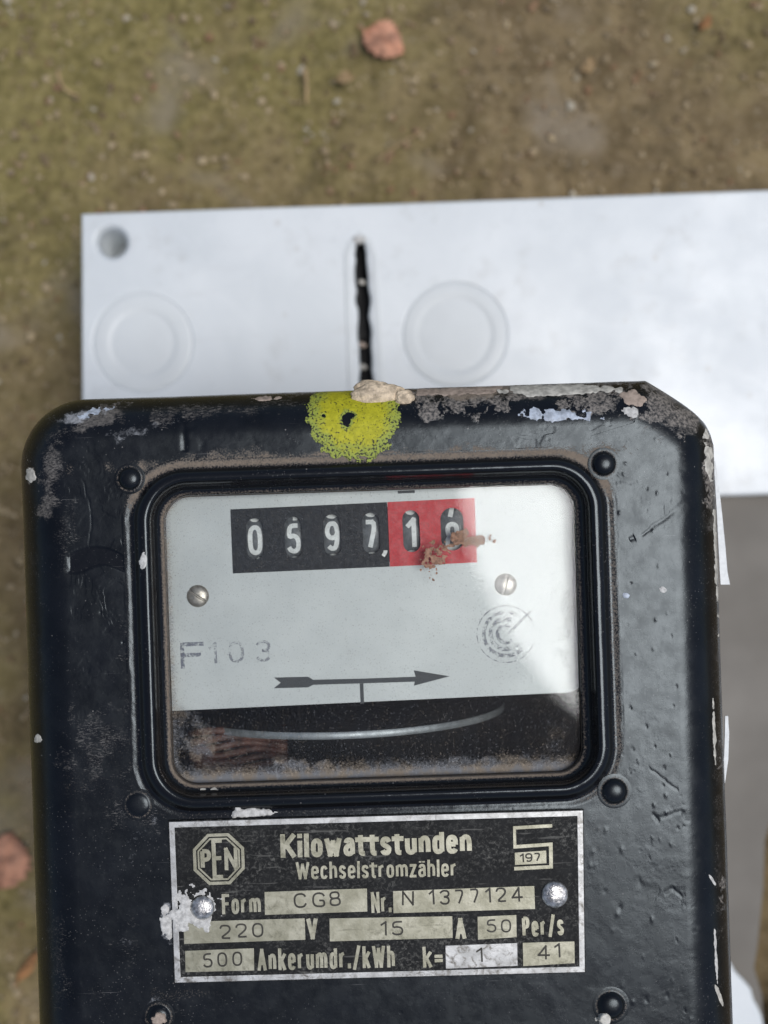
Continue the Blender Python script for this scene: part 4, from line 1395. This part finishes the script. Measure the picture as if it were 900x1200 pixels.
def patch(name, cx, cy, rx, ry, rot, mat, parent, lift=0.12, ns=9.0, na=0.8, seed=1, zf=None, thr=0.0, cell=0.17, holes_=(), rim=False, amp=0.12, label=None):
    """ragged skin of paint or plaster lying on the surface below it (centre and radii in photo pixels)"""
    R_ = max(rx, ry) * 1.5
    n = int(2 * R_ / PXMM / cell) + 2
    u = np.linspace(cx - R_, cx + R_, n); v = np.linspace(cy - R_, cy + R_, n)
    U, Vv = np.meshgrid(u, v)
    a = math.radians(rot)
    dx, dy = U - cx, Vv - cy
    r = np.sqrt(((dx * math.cos(a) + dy * math.sin(a)) / rx) ** 2 + ((-dx * math.sin(a) + dy * math.cos(a)) / ry) ** 2)
    f = 1 - r + na * (fbm(U / ns, Vv / ns, 4, seed) - 0.5) * 2 - thr
    for (hx, hy, hrx, hry) in holes_:
        hr = np.sqrt(((U - hx) / hrx) ** 2 + ((Vv - hy) / hry) ** 2) + 0.6 * (fbm(U / 4, Vv / 4, 3, seed + 5) - 0.5)
        f = np.minimum(f, (hr - 1) * 0.5)
    # pull the outermost vertices in to the outline
    st_ = u[1] - u[0]
    gyf, gxf = np.gradient(f, st_)
    g2_ = gxf ** 2 + gyf ** 2 + 1e-9
    mv = np.where(f < 0, -f / g2_, 0)
    ln_ = np.sqrt((gxf * mv) ** 2 + (gyf * mv) ** 2) + 1e-9
    mv = mv * np.minimum(1, 1.3 * st_ / ln_)
    U = U + gxf * mv; Vv = Vv + gyf * mv
    l_x, l_y = loc_px(U, Vv)
    zr = zsurf(l_x, l_y) if zf is None else zf(l_x, l_y)
    k_ = (D - zr) / D / PXMM
    x, y = l_x * k_, -l_y * k_
    inl = (l_x > LEFT) & (l_x < RIGHT) & (l_y > TOP)
    z = DEPTH + zr + 0.02 + lift * sstep(f, 0, 0.25) + amp * (fbm(U / 5, Vv / 5, 3, seed + 9) - 0.3) * sstep(f, 0, 0.2)
    Vt = np.stack([x, y, z], -1).reshape(-1, 3)
    ok = (f > 0)
    q = ok[:-1, :-1] | ok[1:, :-1] | ok[:-1, 1:] | ok[1:, 1:]
    q &= inl[:-1, :-1] & inl[1:, :-1] & inl[:-1, 1:] & inl[1:, 1:]
    fc = grid_faces(n, n).reshape(n - 1, n - 1, 4)[q][:, ::-1]
    if len(fc) == 0:
        return None
    used, inv = np.unique(fc, return_inverse=True)
    at = {'rim': np.clip(1 - f.ravel()[used] * 2.2, 0, 1)} if rim else None
    o = mesh_from(name, Vt[used], inv.reshape(-1, 4), mat, parent, True, at)
    if label:
        o['label'] = label
    return o


patch('paint_spot', 415, 484, 56, 55, 0, M_YELLOW, cover, 0.06, 6, 0.16, 4, cell=0.12, holes_=[(406, 492, 5.0, 8.0), (410, 487, 5.5, 3.5), (379, 487, 2.0, 1.8)], rim=True, label='bright yellow green paint spot on the top edge')
# beige filler lumps on the rim
zl = DEPTH - 3.2
for (px, py, r3, sd) in (((440), 464, (4.6, 2.5, 1.5), 2), (474, 467, (1.9, 1.7, 1.1), 5), (432, 455, (3.0, 1.6, 1.3), 8), (456, 458, (3.0, 1.2, 1.1), 11)):
    q_ = loc_px(px, py)
    zz_ = zsurf(np.array([[q_[0]]]), np.array([[max(q_[1], TOP + 3.0)]]))[0, 0]
    p = L(px, py, zz_)
    lump('filler_lump', (p[0], p[1], DEPTH + zz_ + 0.4), r3, M_FOAM, cover, sd, 0.22, 30, 1.8)

CH = lambda *a, **k: patch('paint_chip', *a, **k)
CH(640, 457, 46, 7, -1, M_CREAM, cover, 0.08, 10, 0.5, 12)
CH(660, 456, 60, 5, 0, M_CREAM, cover, 0.06, 8, 0.7, 13)
CH(655, 487, 38, 6.0, 0, M_BLUEW, cover, 0.03, 6, 1.1, 14, thr=0.1)
CH(628, 486, 10, 7, 20, M_BLUEW, cover, 0.05, 6, 0.6, 15)
CH(739, 483, 9, 6, 25, M_PLASTER, cover, 0.08, 6, 0.5, 16)
CH(742, 466, 14, 8, 10, M_TAN, cover, 0.08, 7, 0.5, 17)
CH(520, 458, 60, 5.5, -2, M_TAN, cover, 0.05, 9, 0.7, 18)
CH(314, 466.5, 17, 3.6, -2, M_TAN, cover, 0.05, 7, 0.4, 19)
CH(36, 556, 6, 9, 0, M_CREAM, cover, 0.2, 5, 0.5, 20)
CH(44, 866, 4.5, 5, 0, M_CREAM, cover, 0.1, 5, 0.5, 21)
CH(777, 691, 4.5, 3.6, 20, M_PLASTER, cover, 0.05, 4, 0.4, 22)
CH(733, 698, 4, 3.4, 0, M_BLUEW, cover, 0.05, 4, 0.4, 23)
CH(830, 537, 5, 30, -4, M_CREAM, cover, 0.05, 6, 1.0, 24, thr=0.1)
CH(840, 660, 2.6, 60, -2, M_CREAM, cover, 0.05, 7, 0.9, 25)
CH(839, 1120, 1.5, 26, -3, M_PLASTER, cover, 0.06, 7, 0.7, 26)
CH(834, 1030, 1.6, 7, -30, M_PLASTER, cover, 0.06, 7, 0.5, 27)
CH(842, 1165, 1.8, 14, -20, M_CREAM, cover, 0.06, 6, 0.8, 28)
CH(837, 860, 1.6, 36, -2, M_CREAM, cover, 0.05, 7, 0.9, 29)
CH(112, 482, 26, 4, -16, M_BLUEW, cover, 0.02, 5, 1.3, 30, thr=0.3)
CH(708, 1192, 9, 8, 0, M_CREAM, cover, 1.1, 6, 0.5, 34)
CH(187, 1192, 10, 9, 0, M_TAN, cover, 1.2, 6, 0.5, 35)
# smear of plaster round the left rivet of the plate, and bits above it
patch('plaster_smear', 230, 1066, 27, 23, 0, M_PLASTER, plate, 0.12, 9, 0.85, 40, zf=lambda x, y: np.full_like(x, ZN + 0.14), cell=0.15, holes_=[(237, 1062, 13, 13)])
patch('plaster_smear', 196, 1080, 7, 20, 0, M_PLASTER, cover, 0.1, 8, 0.7, 41)
patch('plaster_smear', 293, 952.5, 24, 5.5, -3, M_PLASTER, cover, 0.35, 8, 0.45, 42, zf=lambda x, y: np.full_like(x, 0.02))
patch('plaster_smear', 279, 946, 4, 6, 0, M_PLASTER, cover, 0.4, 6, 0.4, 43, zf=lambda x, y: np.full_like(x, 0.02))


def bez_z(x, y):
    s = rdist(x, y, 0.0)
    return np.interp(s, ps[::-1], pz_[::-1])


patch('plaster_smear', 245, 928, 17, 5, -3, M_CREAM, bezel, 0.12, 7, 0.5, 44, zf=bez_z)
patch('plaster_smear', 168, 657, 4, 9, 0, M_PLASTER, bezel, 0.08, 5, 0.6, 45, zf=bez_z)
gz_ = lambda x, y: np.full_like(x, GZ_T + 0.45)
patch('brown_fleck', 554, 634, 23, 6, -4, M_RUSTF, glass, 0.02, 5, 1.1, 50, zf=gz_, cell=0.10, amp=0.03, thr=0.1)
patch('brown_fleck', 540, 627, 12, 5, -25, M_RUSTF, glass, 0.02, 5, 0.8, 51, zf=gz_, cell=0.10, amp=0.03)
patch('brown_fleck', 508, 655, 15, 19, 25, M_RUSTF, glass, 0.01, 4, 1.2, 52, zf=gz_, cell=0.10, thr=0.25, amp=0.02)

# white paint peeling off the right hand side of the case, in curls
def curl(pts, w0, label):
    V = []
    F = []
    for (px, py, z, wd) in pts:
        a = L(px - wd / 2, py, z); b_ = L(px + wd / 2, py, z - 0.6)
        V += [a, b_, b_ - np.array((0, 0, 0.35)), a - np.array((0, 0, 0.35))]
    for i in range(len(pts) - 1):
        o, p = 4 * i, 4 * i + 4
        for k in range(4):
            k2 = (k + 1) % 4
            F.append((o + k, o + k2, p + k2, p + k))
    F += [(0, 1, 2, 3), tuple(4 * (len(pts) - 1) + k for k in (3, 2, 1, 0))]
    o = mesh_from('peeling_strip', np.array(V), F, M_WHITEP, cover)
    o['label'] = label
    return o


curl([(837, 540, -9, 2), (840, 565, -10, 4), (843, 600, -11, 6), (846, 640, -12, 8), (848, 670, -12, 9), (850, 685, -12, 11)], 0, 'long white strip of paint lifting from the upper right side')
curl([(851.5, 839, -9, 3.5), (852, 860, -9, 5), (851, 890, -8.5, 5), (848, 915, -7.5, 4), (844, 935, -6.0, 4), (841, 948, -4.5, 6), (840, 952, -4.2, 6)], 0, 'short curved white strip of paint on the right side')
